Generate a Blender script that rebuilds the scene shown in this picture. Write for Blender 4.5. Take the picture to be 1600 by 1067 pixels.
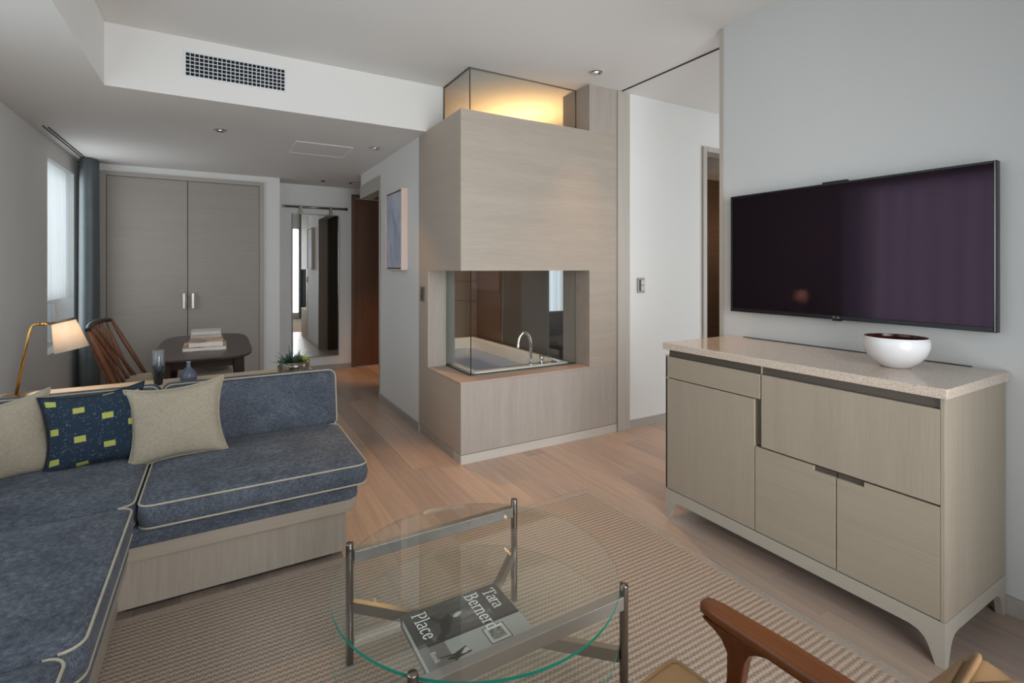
import bpy, math, random
from mathutils import Vector, Matrix

random.seed(11)
SC = bpy.context.scene
COL = SC.collection
PI = math.pi
R = math.radians
for _o in list(bpy.data.objects):
    bpy.data.objects.remove(_o)

# ------------------------------------------------------------------ camera
cd = bpy.data.cameras.new('camera')
cam = bpy.data.objects.new('camera', cd)
COL.objects.link(cam)
cam.location = (0, 0, 1.30)
cam.rotation_euler = (R(90), 0, R(-30.25))
cd.sensor_width = 36
cd.lens = 36 * 786 / 1600
cd.shift_y = -114 / 1600
cd.clip_start = 0.02
SC.camera = cam

# ------------------------------------------------------------------ colour management
SC.view_settings.view_transform = 'Standard'
SC.view_settings.look = 'None'
SC.view_settings.gamma = 1
SC.view_settings.use_curve_mapping = False
SC.view_settings.exposure = 0.0
cy = SC.cycles
cy.use_denoising = True
cy.caustics_reflective = False
cy.caustics_refractive = False
cy.sample_clamp_indirect = 4
cy.max_bounces = 12
cy.diffuse_bounces = 6
cy.glossy_bounces = 6
cy.transparent_max_bounces = 24


def lin(h):
    h = h.lstrip('#')
    out = []
    for i in (0, 2, 4):
        c = int(h[i:i + 2], 16) / 255
        out.append(c / 12.92 if c <= .04045 else ((c + .055) / 1.055) ** 2.4)
    return (*out, 1.0)


# ------------------------------------------------------------------ world: overcast daylight outside the windows
W = bpy.data.worlds.new('daylight')
SC.world = W
W.use_nodes = True
bg = W.node_tree.nodes['Background']
bg.inputs[0].default_value = (0.80, 0.90, 1.0, 1)
bg.inputs[1].default_value = 1.0


def area(name, loc, rot, sx, sy, power, col, spread=None):
    l = bpy.data.lights.new(name, 'AREA')
    l.shape = 'RECTANGLE'
    l.size, l.size_y = sx, sy
    l.energy = power
    l.color = col
    if spread:
        l.spread = spread
    o = bpy.data.objects.new(name, l)
    o.location = loc
    o.rotation_euler = rot
    COL.objects.link(o)
    return o


# daylight coming through the windows (each lamp fills a real window opening)
area('daylight_rear_window', (0.98, -0.54, 1.24), (R(90), 0, 0), 1.6, 2.15, 46, (0.95, 0.98, 1.0), R(115))
area('daylight_left_window', (-1.30, 1.55, 1.35), (0, R(-90), 0), 1.65, 2.6, 28, (0.88, 0.95, 1.0))
area('daylight_bedroom_window', (6.08, 1.05, 1.35), (0, R(90), 0), 2.0, 2.5, 68, (0.95, 0.98, 1.0))
area('daylight_desk_window', (-1.19, 5.82, 1.40), (0, R(-90), 0), 1.55, 0.84, 7.5, (0.92, 0.97, 1.0))
area('daylight_desk_pane', (-1.318, 5.82, 1.60), (0, R(-90), 0), 1.1, 0.76, 2.6, (0.92, 0.98, 1.0))
area('daylight_bath_window', (3.9, 6.18, 1.4), (R(-90), 0, 0), 1.3, 1.8, 5, (0.88, 0.95, 1.0))


def point(name, loc, power, col, radius=.03):
    l = bpy.data.lights.new(name, 'POINT')
    l.energy = power
    l.color = col
    l.shadow_soft_size = radius
    o = bpy.data.objects.new(name, l)
    o.location = loc
    COL.objects.link(o)
    return o


def spot(name, loc, power, col, angle, blend=.6, tilt=(0, 0, 0), radius=.03):
    l = bpy.data.lights.new(name, 'SPOT')
    l.energy = power
    l.color = col
    l.spot_size = R(angle)
    l.spot_blend = blend
    l.shadow_soft_size = radius
    o = bpy.data.objects.new(name, l)
    o.location = loc
    o.rotation_euler = tilt
    COL.objects.link(o)
    return o


WARM = (1.0, 0.62, 0.30)
WARM2 = (1.0, 0.56, 0.22)


# ------------------------------------------------------------------ mesh builder
class MB:
    def __init__(s):
        s.v = []
        s.f = []
        s.sm = []

    def add(s, vs, fs, smooth=False):
        b = len(s.v)
        s.v += [tuple(v) for v in vs]
        for f in fs:
            s.f.append(tuple(i + b for i in f))
            s.sm.append(smooth)
        return s

    def box(s, x0, x1, y0, y1, z0, z1):
        x0, x1 = min(x0, x1), max(x0, x1)
        y0, y1 = min(y0, y1), max(y0, y1)
        z0, z1 = min(z0, z1), max(z0, z1)
        return s.add([(x0, y0, z0), (x1, y0, z0), (x1, y1, z0), (x0, y1, z0),
                      (x0, y0, z1), (x1, y0, z1), (x1, y1, z1), (x0, y1, z1)],
                     [(3, 2, 1, 0), (4, 5, 6, 7), (0, 1, 5, 4), (1, 2, 6, 5), (2, 3, 7, 6), (3, 0, 4, 7)])

    def obox(s, c, ax, ay, az):
        c, ax, ay, az = Vector(c), Vector(ax), Vector(ay), Vector(az)
        vs = []
        for k in (-1, 1):
            for i, j in ((-1, -1), (1, -1), (1, 1), (-1, 1)):
                vs.append(c + ax * i + ay * j + az * k)
        return s.add(vs, [(3, 2, 1, 0), (4, 5, 6, 7), (0, 1, 5, 4), (1, 2, 6, 5), (2, 3, 7, 6), (3, 0, 4, 7)])

    def prism(s, poly, axis, a0, a1, smooth=False):
        """poly: 2D points; axis 'x': (y,z), 'y': (x,z), 'z': (x,y)"""
        n = len(poly)

        def mk(p, a):
            return {'x': (a, p[0], p[1]), 'y': (p[0], a, p[1]), 'z': (p[0], p[1], a)}[axis]
        vs = [mk(p, a0) for p in poly] + [mk(p, a1) for p in poly]
        ar = sum(poly[i][0] * poly[(i + 1) % n][1] - poly[(i + 1) % n][0] * poly[i][1] for i in range(n))
        flip = (ar < 0) ^ (axis == 'y') ^ (a1 < a0)
        fs = [tuple(range(n - 1, -1, -1)), tuple(range(n, 2 * n))]
        for i in range(n):
            j = (i + 1) % n
            fs.append((i, j, n + j, n + i))
        if flip:
            fs = [tuple(reversed(f)) for f in fs]
        return s.add(vs, fs, smooth)

    def tube(s, path, r, n=10, closed=False, cap=True):
        P = [Vector(p) for p in path]
        m = len(P)
        rr = r if isinstance(r, (list, tuple)) else [r] * m
        vs = []
        up = None
        for i in range(m):
            if closed:
                t = P[(i + 1) % m] - P[i - 1]
            else:
                t = P[min(i + 1, m - 1)] - P[max(i - 1, 0)]
            if t.length < 1e-9:
                t = Vector((0, 0, 1))
            t.normalize()
            if up is None:
                up = Vector((0, 0, 1)) if abs(t.z) < .9 else Vector((1, 0, 0))
            a = t.cross(up)
            if a.length < 1e-6:
                a = t.cross(Vector((1, .3, 0)))
            a.normalize()
            b = a.cross(t).normalized()
            up = b
            for k in range(n):
                q = 2 * PI * k / n
                vs.append(P[i] + (a * math.cos(q) + b * math.sin(q)) * rr[i])
        fs = []
        for i in range(m if closed else m - 1):
            j = (i + 1) % m
            for k in range(n):
                l = (k + 1) % n
                fs.append((i * n + k, i * n + l, j * n + l, j * n + k))
        s.add(vs, fs, True)
        if cap and not closed:
            b = len(s.v) - len(vs)
            s.f.append(tuple(b + k for k in range(n - 1, -1, -1)))
            s.f.append(tuple(b + (m - 1) * n + k for k in range(n)))
            s.sm += [False, False]
        return s

    def lathe(s, prof, c=(0, 0, 0), n=32, axis=None):
        """prof: [(r, h)]; axis: optional direction vector"""
        c = Vector(c)
        if axis is None:
            A, B, D = Vector((1, 0, 0)), Vector((0, 1, 0)), Vector((0, 0, 1))
        else:
            D = Vector(axis).normalized()
            A = D.cross(Vector((0, 1, 0.01)))
            if A.length < 1e-3:
                A = D.cross(Vector((1, 0, 0)))
            A.normalize()
            B = D.cross(A).normalized()
        vs, fs = [], []
        m = len(prof)
        for r, h in prof:
            for k in range(n):
                q = 2 * PI * k / n
                vs.append(c + (A * math.cos(q) + B * math.sin(q)) * max(r, 1e-5) + D * h)
        for i in range(m - 1):
            for k in range(n):
                l = (k + 1) % n
                fs.append((i * n + k, i * n + l, (i + 1) * n + l, (i + 1) * n + k))
        return s.add(vs, fs, True)

    def rings(s, rings, cap0=True, cap1=True, smooth=True):
        n = len(rings[0])
        vs = [p for r in rings for p in r]
        fs = []
        for i in range(len(rings) - 1):
            for k in range(n):
                l = (k + 1) % n
                fs.append((i * n + k, i * n + l, (i + 1) * n + l, (i + 1) * n + k))
        if cap0:
            fs.append(tuple(range(n - 1, -1, -1)))
        if cap1:
            b = (len(rings) - 1) * n
            fs.append(tuple(b + k for k in range(n)))
        return s.add(vs, fs, smooth)


def rrect(x0, x1, y0, y1, r, seg=5):
    r = max(min(r, (x1 - x0) / 2 - 1e-4, (y1 - y0) / 2 - 1e-4), 1e-4)
    out = []
    for cx, cy_, a in ((x1 - r, y0 + r, -90), (x1 - r, y1 - r, 0), (x0 + r, y1 - r, 90), (x0 + r, y0 + r, 180)):
        for k in range(seg + 1):
            q = R(a + 90 * k / seg)
            out.append((cx + r * math.cos(q), cy_ + r * math.sin(q)))
    # straight runs get extra points so domes stay smooth
    res = []
    for i in range(len(out)):
        a, b = out[i], out[(i + 1) % len(out)]
        res.append(a)
        d = math.dist(a, b)
        m = int(d / .08)
        for k in range(1, m + 1):
            t = k / (m + 1)
            res.append((a[0] + (b[0] - a[0]) * t, a[1] + (b[1] - a[1]) * t))
    return res


IDENT = lambda p: p


def pad(mb, x0, x1, y0, y1, z0, z1, rc=.05, re=.02, dome=.02, bulge=.006, f=IDENT, dome_low=0.0):
    """upholstered pad: rounded rectangle outline, soft edges, domed top; returns the two seam loops"""
    base = rrect(x0, x1, y0, y1, rc)
    cx, cy_ = (x0 + x1) / 2, (y0 + y1) / 2
    hx, hy = (x1 - x0) / 2, (y1 - y0) / 2

    def ring(ins, z, dm=0):
        out = []
        for x, y in base:
            sx, sy = (hx - ins) / hx, (hy - ins) / hy
            px, py = cx + (x - cx) * sx, cy_ + (y - cy_) * sy
            out.append(f((px, py, z)))
        return out

    def ringd(t, z):
        return [f((cx + (x - cx) * t, cy_ + (y - cy_) * t, z)) for x, y in base]
    h = z1 - z0
    rs = []
    if dome_low:
        for t in (.25, .5, .72, .88):
            rs.append(ringd(t, z0 - dome_low * (1 - t ** 2.2)))
    rs += [ring(re, z0), ring(re * .3, z0 + re * .3), ring(0, z0 + re * .9), ring(-bulge, z0 + h / 2), ring(0, z1 - re * .9),
           ring(re * .3, z1 - re * .3), ring(re, z1)]
    tt = (hx - re) / hx
    for t in (.94, .86, .74, .6, .42, .2):
        rs.append(ringd(min(t, tt), z1 + dome * (1 - t ** 2.6)))
    mb.rings(rs)
    return ring(re * .12, z0 + re * .35), ring(re * .12, z1 - re * .35)


OFF = {}


def link(o):
    COL.objects.link(o)
    return o


def thing(name, label, cat, loc=(0, 0, 0), group=None, rotz=0.0, local=False):
    o = bpy.data.objects.new(name, None)
    o.empty_display_size = .05
    link(o)
    o.location = loc
    o.rotation_euler = (0, 0, rotz)
    o['label'] = label
    o['category'] = cat
    if group:
        o['group'] = group
    OFF[o.name] = Vector((0, 0, 0)) if local else Vector(loc)
    return o


def obj(name, mb, mat, parent=None, bevel=0.0, seg=2, smooth=None, sub=0, org=None, label=None, uv=None):
    me = bpy.data.meshes.new(name)
    off = Vector((0, 0, 0))
    if parent is not None:
        off = OFF[parent.name]
    elif org is not None:
        off = Vector(org)
    me.from_pydata([(v[0] - off.x, v[1] - off.y, v[2] - off.z) for v in mb.v], [], mb.f)
    for p, sm in zip(me.polygons, mb.sm):
        p.use_smooth = sm if smooth is None else smooth
    if mat is not None:
        me.materials.append(mat)
    me.update()
    o = bpy.data.objects.new(name, me)
    link(o)
    if parent is not None:
        o.parent = parent
        OFF[o.name] = off
    else:
        o.location = off
        OFF[o.name] = off
    if bevel:
        m = o.modifiers.new('bevel', 'BEVEL')
        m.width = bevel
        m.segments = seg
        m.limit_method = 'ANGLE'
        m.angle_limit = R(40)
        m.harden_normals = False
    if sub:
        m = o.modifiers.new('sub', 'SUBSURF')
        m.levels = m.render_levels = sub
    if label:
        o['label'] = label
    return o


def struct(name, mb, mat, label=None, cat=None, bevel=0.0, parent=None):
    o = obj(name, mb, mat, parent, bevel)
    if parent is None:
        o['kind'] = 'structure'
        if label:
            o['label'] = label
        if cat:
            o['category'] = cat
    return o


def tag(o, label, cat, group=None):
    o['label'] = label
    o['category'] = cat
    if group:
        o['group'] = group
    return o


# ------------------------------------------------------------------ materials
def newmat(name):
    m = bpy.data.materials.new(name)
    m.use_nodes = True
    nt = m.node_tree
    return m, nt, nt.nodes['Principled BSDF'], nt.nodes['Material Output']


def N(nt, typ, **kw):
    n = nt.nodes.new(typ)
    for k, v in kw.items():
        setattr(n, k, v)
    return n


def plain(name, col, rough=.5, metal=0.0, spec=None, coat=0.0):
    m, nt, b, _ = newmat(name)
    b.inputs['Base Color'].default_value = lin(col) if isinstance(col, str) else (*col, 1)
    b.inputs['Roughness'].default_value = rough
    b.inputs['Metallic'].default_value = metal
    if spec is not None:
        b.inputs['Specular IOR Level'].default_value = spec
    if coat:
        b.inputs['Coat Weight'].default_value = coat
        b.inputs['Coat Roughness'].default_value = .05
    return m


def coords(nt, scale=(1, 1, 1), kind='Object', rot=(0, 0, 0)):
    tc = N(nt, 'ShaderNodeTexCoord')
    mp = N(nt, 'ShaderNodeMapping')
    mp.inputs['Scale'].default_value = scale
    mp.inputs['Rotation'].default_value = rot
    nt.links.new(tc.outputs[kind], mp.inputs['Vector'])
    return mp.outputs['Vector']


def noise(nt, vec, scale=1, detail=3, rough=.55, dist=0.0):
    n = N(nt, 'ShaderNodeTexNoise')
    n.inputs['Scale'].default_value = scale
    n.inputs['Detail'].default_value = detail
    n.inputs['Roughness'].default_value = rough
    n.inputs['Distortion'].default_value = dist
    nt.links.new(vec, n.inputs['Vector'])
    return n.outputs['Fac']


def ramp(nt, fac, stops):
    r = N(nt, 'ShaderNodeValToRGB')
    while len(r.color_ramp.elements) < len(stops):
        r.color_ramp.elements.new(.5)
    for e, (p, c) in zip(r.color_ramp.elements, stops):
        e.position = p
        e.color = lin(c) if isinstance(c, str) else (*c, 1)
    nt.links.new(fac, r.inputs['Fac'])
    return r.outputs['Color']


def mixc(nt, fac, a, b, typ='MIX'):
    m = N(nt, 'ShaderNodeMix', data_type='RGBA', blend_type=typ)
    for sock, val in ((m.inputs[0], fac), (m.inputs[6], a), (m.inputs[7], b)):
        if isinstance(val, (int, float)):
            sock.default_value = val
        elif isinstance(val, str):
            sock.default_value = lin(val)
        elif isinstance(val, tuple):
            sock.default_value = (*val, 1) if len(val) == 3 else val
        else:
            nt.links.new(val, sock)
    return m.outputs[2]


def math_(nt, op, a, b=None, c=None):
    m = N(nt, 'ShaderNodeMath', operation=op)
    for i, val in enumerate((a, b, c)):
        if val is None:
            continue
        if isinstance(val, (int, float)):
            m.inputs[i].default_value = val
        else:
            nt.links.new(val, m.inputs[i])
    return m.outputs[0]


def bump(nt, b, h, strength=.2, dist=.002):
    n = N(nt, 'ShaderNodeBump')
    n.inputs['Strength'].default_value = strength
    n.inputs['Distance'].default_value = dist
    nt.links.new(h, n.inputs['Height'])
    nt.links.new(n.outputs['Normal'], b.inputs['Normal'])


def paint(name, col, rough=.75):
    m, nt, b, _ = newmat(name)
    v = coords(nt)
    f = noise(nt, v, 260, 2)
    big = noise(nt, v, 1.3, 2)
    c = lin(col)
    lo = tuple(x * .97 for x in c[:3])
    nt.links.new(ramp(nt, big, [(.3, lo), (.7, c[:3])]), b.inputs['Base Color'])
    b.inputs['Roughness'].default_value = rough
    b.inputs['Specular IOR Level'].default_value = .25
    bump(nt, b, f, .05, .0006)
    return m


def wood(name, dark, light, axis='z', fine=120, rough=.5, contrast=1.0, bstr=.15, band=0.0, spec=.35, along=2.2):
    m, nt, b, _ = newmat(name)
    sc = {'x': (.35, fine, fine), 'y': (fine, .35, fine), 'z': (fine, fine, .35)}[axis]
    sc2 = {'x': (.5, 9, 9), 'y': (9, .5, 9), 'z': (9, 9, .5)}[axis]
    sc = tuple(max(s, along) for s in sc)
    g = noise(nt, coords(nt, sc), 1, 4, .6)
    w = noise(nt, coords(nt, sc2), 1.6, 3, .5, .4)
    a = mixc(nt, .35, g, w)
    k = .22 / contrast
    col = ramp(nt, a, [(.5 - k, dark), (.5 + k, light)])
    nt.links.new(col, b.inputs['Base Color'])
    b.inputs['Roughness'].default_value = rough
    b.inputs['Specular IOR Level'].default_value = spec
    bump(nt, b, g, bstr, .0008)
    return m


def cloth(name, dark, light, sx=420, sz=60, rough=.9, bstr=.35, mid=None, spec=.15, blotch=.3):
    m, nt, b, _ = newmat(name)
    n1 = noise(nt, coords(nt, (sx, sx, sz)), 1, 2, .6)
    n2 = noise(nt, coords(nt, (sz, sz, sx)), 1, 2, .6)
    n3 = noise(nt, coords(nt, (7, 7, 7)), 1, 5, .65)
    a = mixc(nt, .5, n1, n2)
    a = mixc(nt, blotch, a, n3)
    stops = [(.36, dark), (.64, light)] if mid is None else [(.36, dark), (.5, mid), (.66, light)]
    nt.links.new(ramp(nt, a, stops), b.inputs['Base Color'])
    b.inputs['Roughness'].default_value = rough
    b.inputs['Specular IOR Level'].default_value = spec
    b.inputs['Sheen Weight'].default_value = .06
    bump(nt, b, a, bstr, .0012)
    return m


def thin_glass(name, tint=(.97, .99, .98), refl=1.0, ior=1.45):
    m, nt, b, out = newmat(name)
    nt.nodes.remove(b)
    t = N(nt, 'ShaderNodeBsdfTransparent')
    t.inputs['Color'].default_value = (*tint, 1)
    g = N(nt, 'ShaderNodeBsdfGlossy')
    g.inputs['Roughness'].default_value = 0.0
    g.inputs['Color'].default_value = (refl, refl, refl, 1)
    fr = N(nt, 'ShaderNodeFresnel')
    ge = N(nt, 'ShaderNodeNewGeometry')
    # same reflectance whichever side of the thin sheet is hit
    io = math_(nt, 'ADD', math_(nt, 'MULTIPLY', ge.outputs['Backfacing'], 1 / ior - ior), ior)
    nt.links.new(io, fr.inputs['IOR'])
    mx = N(nt, 'ShaderNodeMixShader')
    nt.links.new(fr.outputs[0], mx.inputs[0])
    nt.links.new(t.outputs[0], mx.inputs[1])
    nt.links.new(g.outputs[0], mx.inputs[2])
    nt.links.new(mx.outputs[0], out.inputs['Surface'])
    return m


def sheer(name, col=(.9, .92, .93), tr=.55, hole=.25):
    m, nt, b, out = newmat(name)
    nt.nodes.remove(b)
    d = N(nt, 'ShaderNodeBsdfDiffuse')
    d.inputs['Color'].default_value = (*col, 1)
    t = N(nt, 'ShaderNodeBsdfTranslucent')
    t.inputs['Color'].default_value = (*col, 1)
    p = N(nt, 'ShaderNodeBsdfTransparent')
    m1 = N(nt, 'ShaderNodeMixShader')
    m1.inputs[0].default_value = tr
    nt.links.new(d.outputs[0], m1.inputs[1])
    nt.links.new(t.outputs[0], m1.inputs[2])
    m2 = N(nt, 'ShaderNodeMixShader')
    m2.inputs[0].default_value = hole
    nt.links.new(m1.outputs[0], m2.inputs[1])
    nt.links.new(p.outputs[0], m2.inputs[2])
    nt.links.new(m2.outputs[0], out.inputs['Surface'])
    return m


def glow(name, col, strength):
    m, nt, b, out = newmat(name)
    nt.nodes.remove(b)
    e = N(nt, 'ShaderNodeEmission')
    e.inputs['Color'].default_value = (*col, 1)
    e.inputs['Strength'].default_value = strength
    nt.links.new(e.outputs[0], out.inputs['Surface'])
    return m


M = {}
M['white'] = paint('white_wall_paint', '#dcdcda')
M['white_dimmed'] = paint('white_wall_paint_dimmed', '#c4c5c4')  # same white paint, darkened to offset too much light on the television wall
M['ceil'] = paint('white_ceiling_paint', '#dcdad7')
M['panel_v'] = wood('greige_oak_vertical', '#938980', '#b0a8a0', 'z', 300, .55, .8, .2, 0, .35, 5)
M['panel_h'] = wood('greige_oak_horizontal', '#94887c', '#b0a69a', 'x', 300, .55, .75, .25, 0, .35, 7)
M['panel_hy'] = wood('greige_oak_horizontal_side', '#a4978a', '#b8ac9f', 'y', 300, .55, .6, .15, 0, .35, 7)
M['sill'] = wood('sill_oak', '#a08f83', '#b5a498', 'x', 120, .45)
M['trim'] = wood('grey_oak_trim', '#a09a92', '#b8b2a8', 'z', 160, .5, .8)
M['base'] = wood('grey_oak_baseboard', '#98928a', '#aca69e', 'x', 120, .5, .8)
M['kick'] = wood('pale_oak_plinth', '#b4aca2', '#c6c0b8', 'x', 110, .5, .8)
M['closet'] = wood('grey_oak_wardrobe', '#928b85', '#a19a94', 'x', 90, .55, .7)
M['closet_fr'] = wood('grey_oak_wardrobe_frame', '#9f9790', '#aba49d', 'z', 140, .5, .7)
M['brown'] = wood('walnut_wall_veneer', '#6a5446', '#836b5a', 'x', 60, .35, .8)
M['brown_door'] = wood('walnut_door_veneer', '#644a3c', '#7a5c4b', 'z', 120, .45, .8)
M['darkpanel'] = plain('smoked_bath_panel', '#6a625c', .5, 0, .2)
M['greytile'] = plain('grey_bath_tile', '#8c8c86', .25)
M['cab'] = wood('sideboard_oak', '#8c8072', '#a39887', 'z', 330, .5, .75, .15, 0, .35, 6)
M['cab_h'] = wood('sideboard_oak_horizontal', '#8f8374', '#a09583', 'y', 190, .5, .7, .12)
M['cab_base'] = plain('sideboard_lacquer', '#a39c90', .4)
M['bronze'] = plain('bronze_metal', '#8e857c', .30, 1.0)
M['grey_bar'] = plain('bronze_bar_sheen', '#b2adaa', .44, 1.0)  # bronze top bars lightened to grey, window reflection put into the colour
M['bronze_dk'] = plain('bronze_rail', '#6d645b', .4, .7)
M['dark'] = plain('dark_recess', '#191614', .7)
M['black'] = plain('black_plastic', '#101114', .25)
M['steel'] = plain('brushed_steel', '#c8c6c0', .28, 1.0)
M['chrome'] = plain('chrome', '#e8e6e2', .06, 1.0)
M['brass'] = plain('brass', '#c8a060', .25, 1.0)
M['mirror'] = plain('mirror_silver', '#e6e8e6', .0, 1.0)
M['ceramic'] = plain('white_ceramic', '#e4e0dc', .18, 0, .5)
M['bowl_white'] = plain('bowl_glaze', '#dcdbdc', .16, 0, .5)
M['redlac'] = plain('dark_red_lacquer', '#3a0f0a', .2)
M['tub'] = plain('tub_enamel', '#e9e6e0', .12, 0, .5)
M['sofa'] = cloth('blue_grey_chenille', '#30353e', '#70757e', 420, 55, .95, .7, '#4b5059', .1, .25)
M['piping'] = cloth('cream_piping', '#98917f', '#b3ac9b', 600, 600, .9, .2)
M['linen'] = cloth('beige_linen', '#857b6a', '#a69d8b', 560, 60, .9, .3, None, .15, .15)
M['leather'] = plain('tan_leather', '#94734f', .5)
M['leather2'] = plain('tan_leather_seat', '#9f7a50', .45)
M['teak'] = wood('teak', '#5e3116', '#824c26', 'y', 70, .38, .8, .08)
M['teak_v'] = wood('teak_leg', '#4c2410', '#6a381b', 'z', 70, .35, .8, .08)
M['rosewood'] = wood('dark_rosewood', '#281d19', '#43332c', 'y', 40, .32, .9, .06, 0, .4)
M['crest'] = plain('ebonised_wood', '#1d1513', .4)
M['spindle'] = wood('red_brown_spindle', '#6b4430', '#96664d', 'z', 60, .4, .9, .06)
M['cream'] = cloth('cream_seat_fabric', '#a89e8b', '#beb4a0', 500, 500, .9, .2)
M['drape'] = cloth('blue_grey_drape', '#555d61', '#6e777a', 300, 300, .8, .15, None, .3, .2)
M['sheer'] = sheer('white_sheer', (.90, .93, .93), .6, .12)
M['shade_warm'] = None
M['paper'] = plain('page_paper', '#d8d4cc', .8)
M['lacetext'] = plain('white_ink', '#f6f5f2', .6)
M['glass'] = thin_glass('clear_pane', (.96, .98, .975), .45)
M['glass_win'] = thin_glass('window_glass', (.98, .99, .99))
M['table_glass'] = thin_glass('table_glass', (.965, .985, .975), 1.0, 1.5)
M['metal_gr'] = plain('grey_channel_metal', '#6b645c', .45, .3)
M['metal_dk'] = plain('dark_frame_metal', '#3c3833', .4, .6)


# ============================================================ SETTING
ZC, ZL = 2.72, 2.355
XL, XT = -1.193, 2.576

# floor: subfloor slab with planks laid on it
mfl, nt, b, _ = newmat('oak_floor_plank')
oi = N(nt, 'ShaderNodeObjectInfo')
tc = N(nt, 'ShaderNodeTexCoord')
mp = N(nt, 'ShaderNodeMapping')
mp.inputs['Scale'].default_value = (38, 2.0, 38)
nt.links.new(tc.outputs['Object'], mp.inputs['Vector'])
va = N(nt, 'ShaderNodeVectorMath', operation='MULTIPLY')
va.inputs[1].default_value = (60, 60, 60)
cmb = N(nt, 'ShaderNodeCombineXYZ')
for i in range(3):
    nt.links.new(oi.outputs['Random'], cmb.inputs[i])
nt.links.new(cmb.outputs[0], va.inputs[0])
nt.links.new(va.outputs[0], mp.inputs['Location'])
g1 = noise(nt, mp.outputs[0], 1, 5, .6, .6)
tone = ramp(nt, oi.outputs['Random'], [(0, '#9a897e'), (.25, '#b39d8d'), (.5, '#a08f85'), (.75, '#b89f8d'), (1, '#a8978b')])
grain = ramp(nt, g1, [(.3, (.84, .82, .81)), (.7, (1.06, 1.05, 1.04))])
nt.links.new(mixc(nt, 1.0, tone, grain, 'MULTIPLY'), b.inputs['Base Color'])
b.inputs['Roughness'].default_value = .34
b.inputs['Specular IOR Level'].default_value = .5
bump(nt, b, g1, .06, .0006)
M['plank'] = mfl

floor = struct('floor', MB().box(-1.6, 6.3, -.75, 7.2, -.14, -.022), M['dark'], 'grey brown oak plank floor of the whole suite', 'floor')
PW = .152
row = 0
x = XL
while x < 4.7:
    y = -.60 - random.random() * 1.6
    while y < 6.85:
        y1 = y + 1.9
        a, c = max(y, -.60), min(y1, 6.80)
        if c - a > .02:
            obj('plank', MB().box(x + .0004, x + PW - .0004, a + .0004, c - .0004, -.022, 0), M['plank'], floor)
        y = y1
    x += PW
    row += 1

struct('ceiling', MB().box(-.568, 6.3, -.75, 7.0, ZC, ZC + .12), M['ceil'], 'high white ceiling over the sofa and television', 'ceiling')
low = MB().prism([(-1.6, -.75), (-.568, -.75), (-.568, 3.68), (1.53, 3.68), (1.53, 5.0), (2.7, 5.0), (2.7, 7.0), (-1.6, 7.0)], 'z', ZL, ZC + .1)
ceil_low = struct('ceiling_low', low, M['ceil'], 'lowered white ceiling bulkhead over the desk area with an air vent in its face', 'ceiling')

# left wall with two window openings
wl = MB()
wl.box(-1.36, XL, -.75, .10, -.02, ZL)
wl.box(-1.36, XL, .10, 3.10, -.02, .50)
wl.box(-1.36, XL, .10, 3.10, 2.22, ZL)
wl.box(-1.36, XL, 3.10, 5.39, -.02, ZL)
wl.box(-1.36, XL, 5.39, 6.25, -.02, .60)
wl.box(-1.36, XL, 5.39, 6.25, 2.20, ZL)
wl.box(-1.36, XL, 6.25, 7.0, -.02, ZL)
struct('wall_left', wl, M['white'], 'plain grey lit left wall with the narrow sheer curtained window', 'wall')

# window wall behind the camera
ww = MB()
ww.box(XL - .16, .10, -.75, -.60, -.02, ZC)
ww.box(.10, 1.85, -.75, -.60, -.02, .12)
ww.box(.10, 1.85, -.75, -.60, 2.36, ZC)
ww.box(1.85, 6.3, -.75, -.60, -.02, ZC)
struct('wall_rear', ww, M['white'], 'white window wall behind the viewpoint', 'wall')

# television wall
struct('wall_right', MB().box(XT, 2.72, -.60, 1.958, -.02, ZC), M['white_dimmed'], 'white wall carrying the television', 'wall')
struct('trim_1', MB().box(XT - .004, 2.724, 1.934, 1.964, 0, ZC), M['trim'], 'grey wood edge strip at the end of the television wall', 'trim', .002)
struct('trim_2', MB().box(2.780, 2.795, 1.964, 3.03, ZC - .004, ZC + .01), M['dark'], 'dark sliding door track line in the ceiling', 'trim')
# bedroom
wb = MB()
wb.box(2.875, 3.76, 3.05, 3.17, -.02, ZC)
wb.box(3.76, 4.62, 3.05, 3.17, 2.40, ZC)
wb.box(4.62, 6.3, 3.05, 3.17, -.02, ZC)
struct('wall_bedroom', wb, M['white'], 'bright white bedroom wall with a light switch', 'wall')
struct('wall_bedroom_side', MB().box(6.1, 6.3, -.6, -.25, -.02, ZC).box(6.1, 6.3, -.25, 2.35, -.02, .30).box(6.1, 6.3, -.25, 2.35, 2.40, ZC).box(6.1, 6.3, 2.35, 6.3, -.02, ZC), M['white'], 'far side wall of the bedroom with its window', 'wall')
struct('trim_3', MB().box(2.745, 2.875, 3.034, 3.16, 0, ZC), M['trim'], 'grey wood post between bath enclosure and bedroom wall', 'trim', .003)
fr = MB()
fr.box(3.760, 3.812, 3.035, 3.185, 0, 2.40)
fr.box(3.812, 4.57, 3.035, 3.185, 2.358, 2.40)
fr.box(4.57, 4.62, 3.035, 3.185, 0, 2.40)
struct('door_1', fr, M['trim'], 'grey wood door frame in the bedroom wall', 'door frame', .003)
struct('baseboard_bedroom', MB().box(2.876, 3.76, 3.038, 3.05, 0, .068), M['base'], 'grey baseboard of the bedroom wall', 'baseboard')
struct('baseboard_right', MB().box(XT - .012, XT, -.6, 1.934, 0, .068), M['base'], 'grey baseboard of the television wall', 'baseboard')

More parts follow.
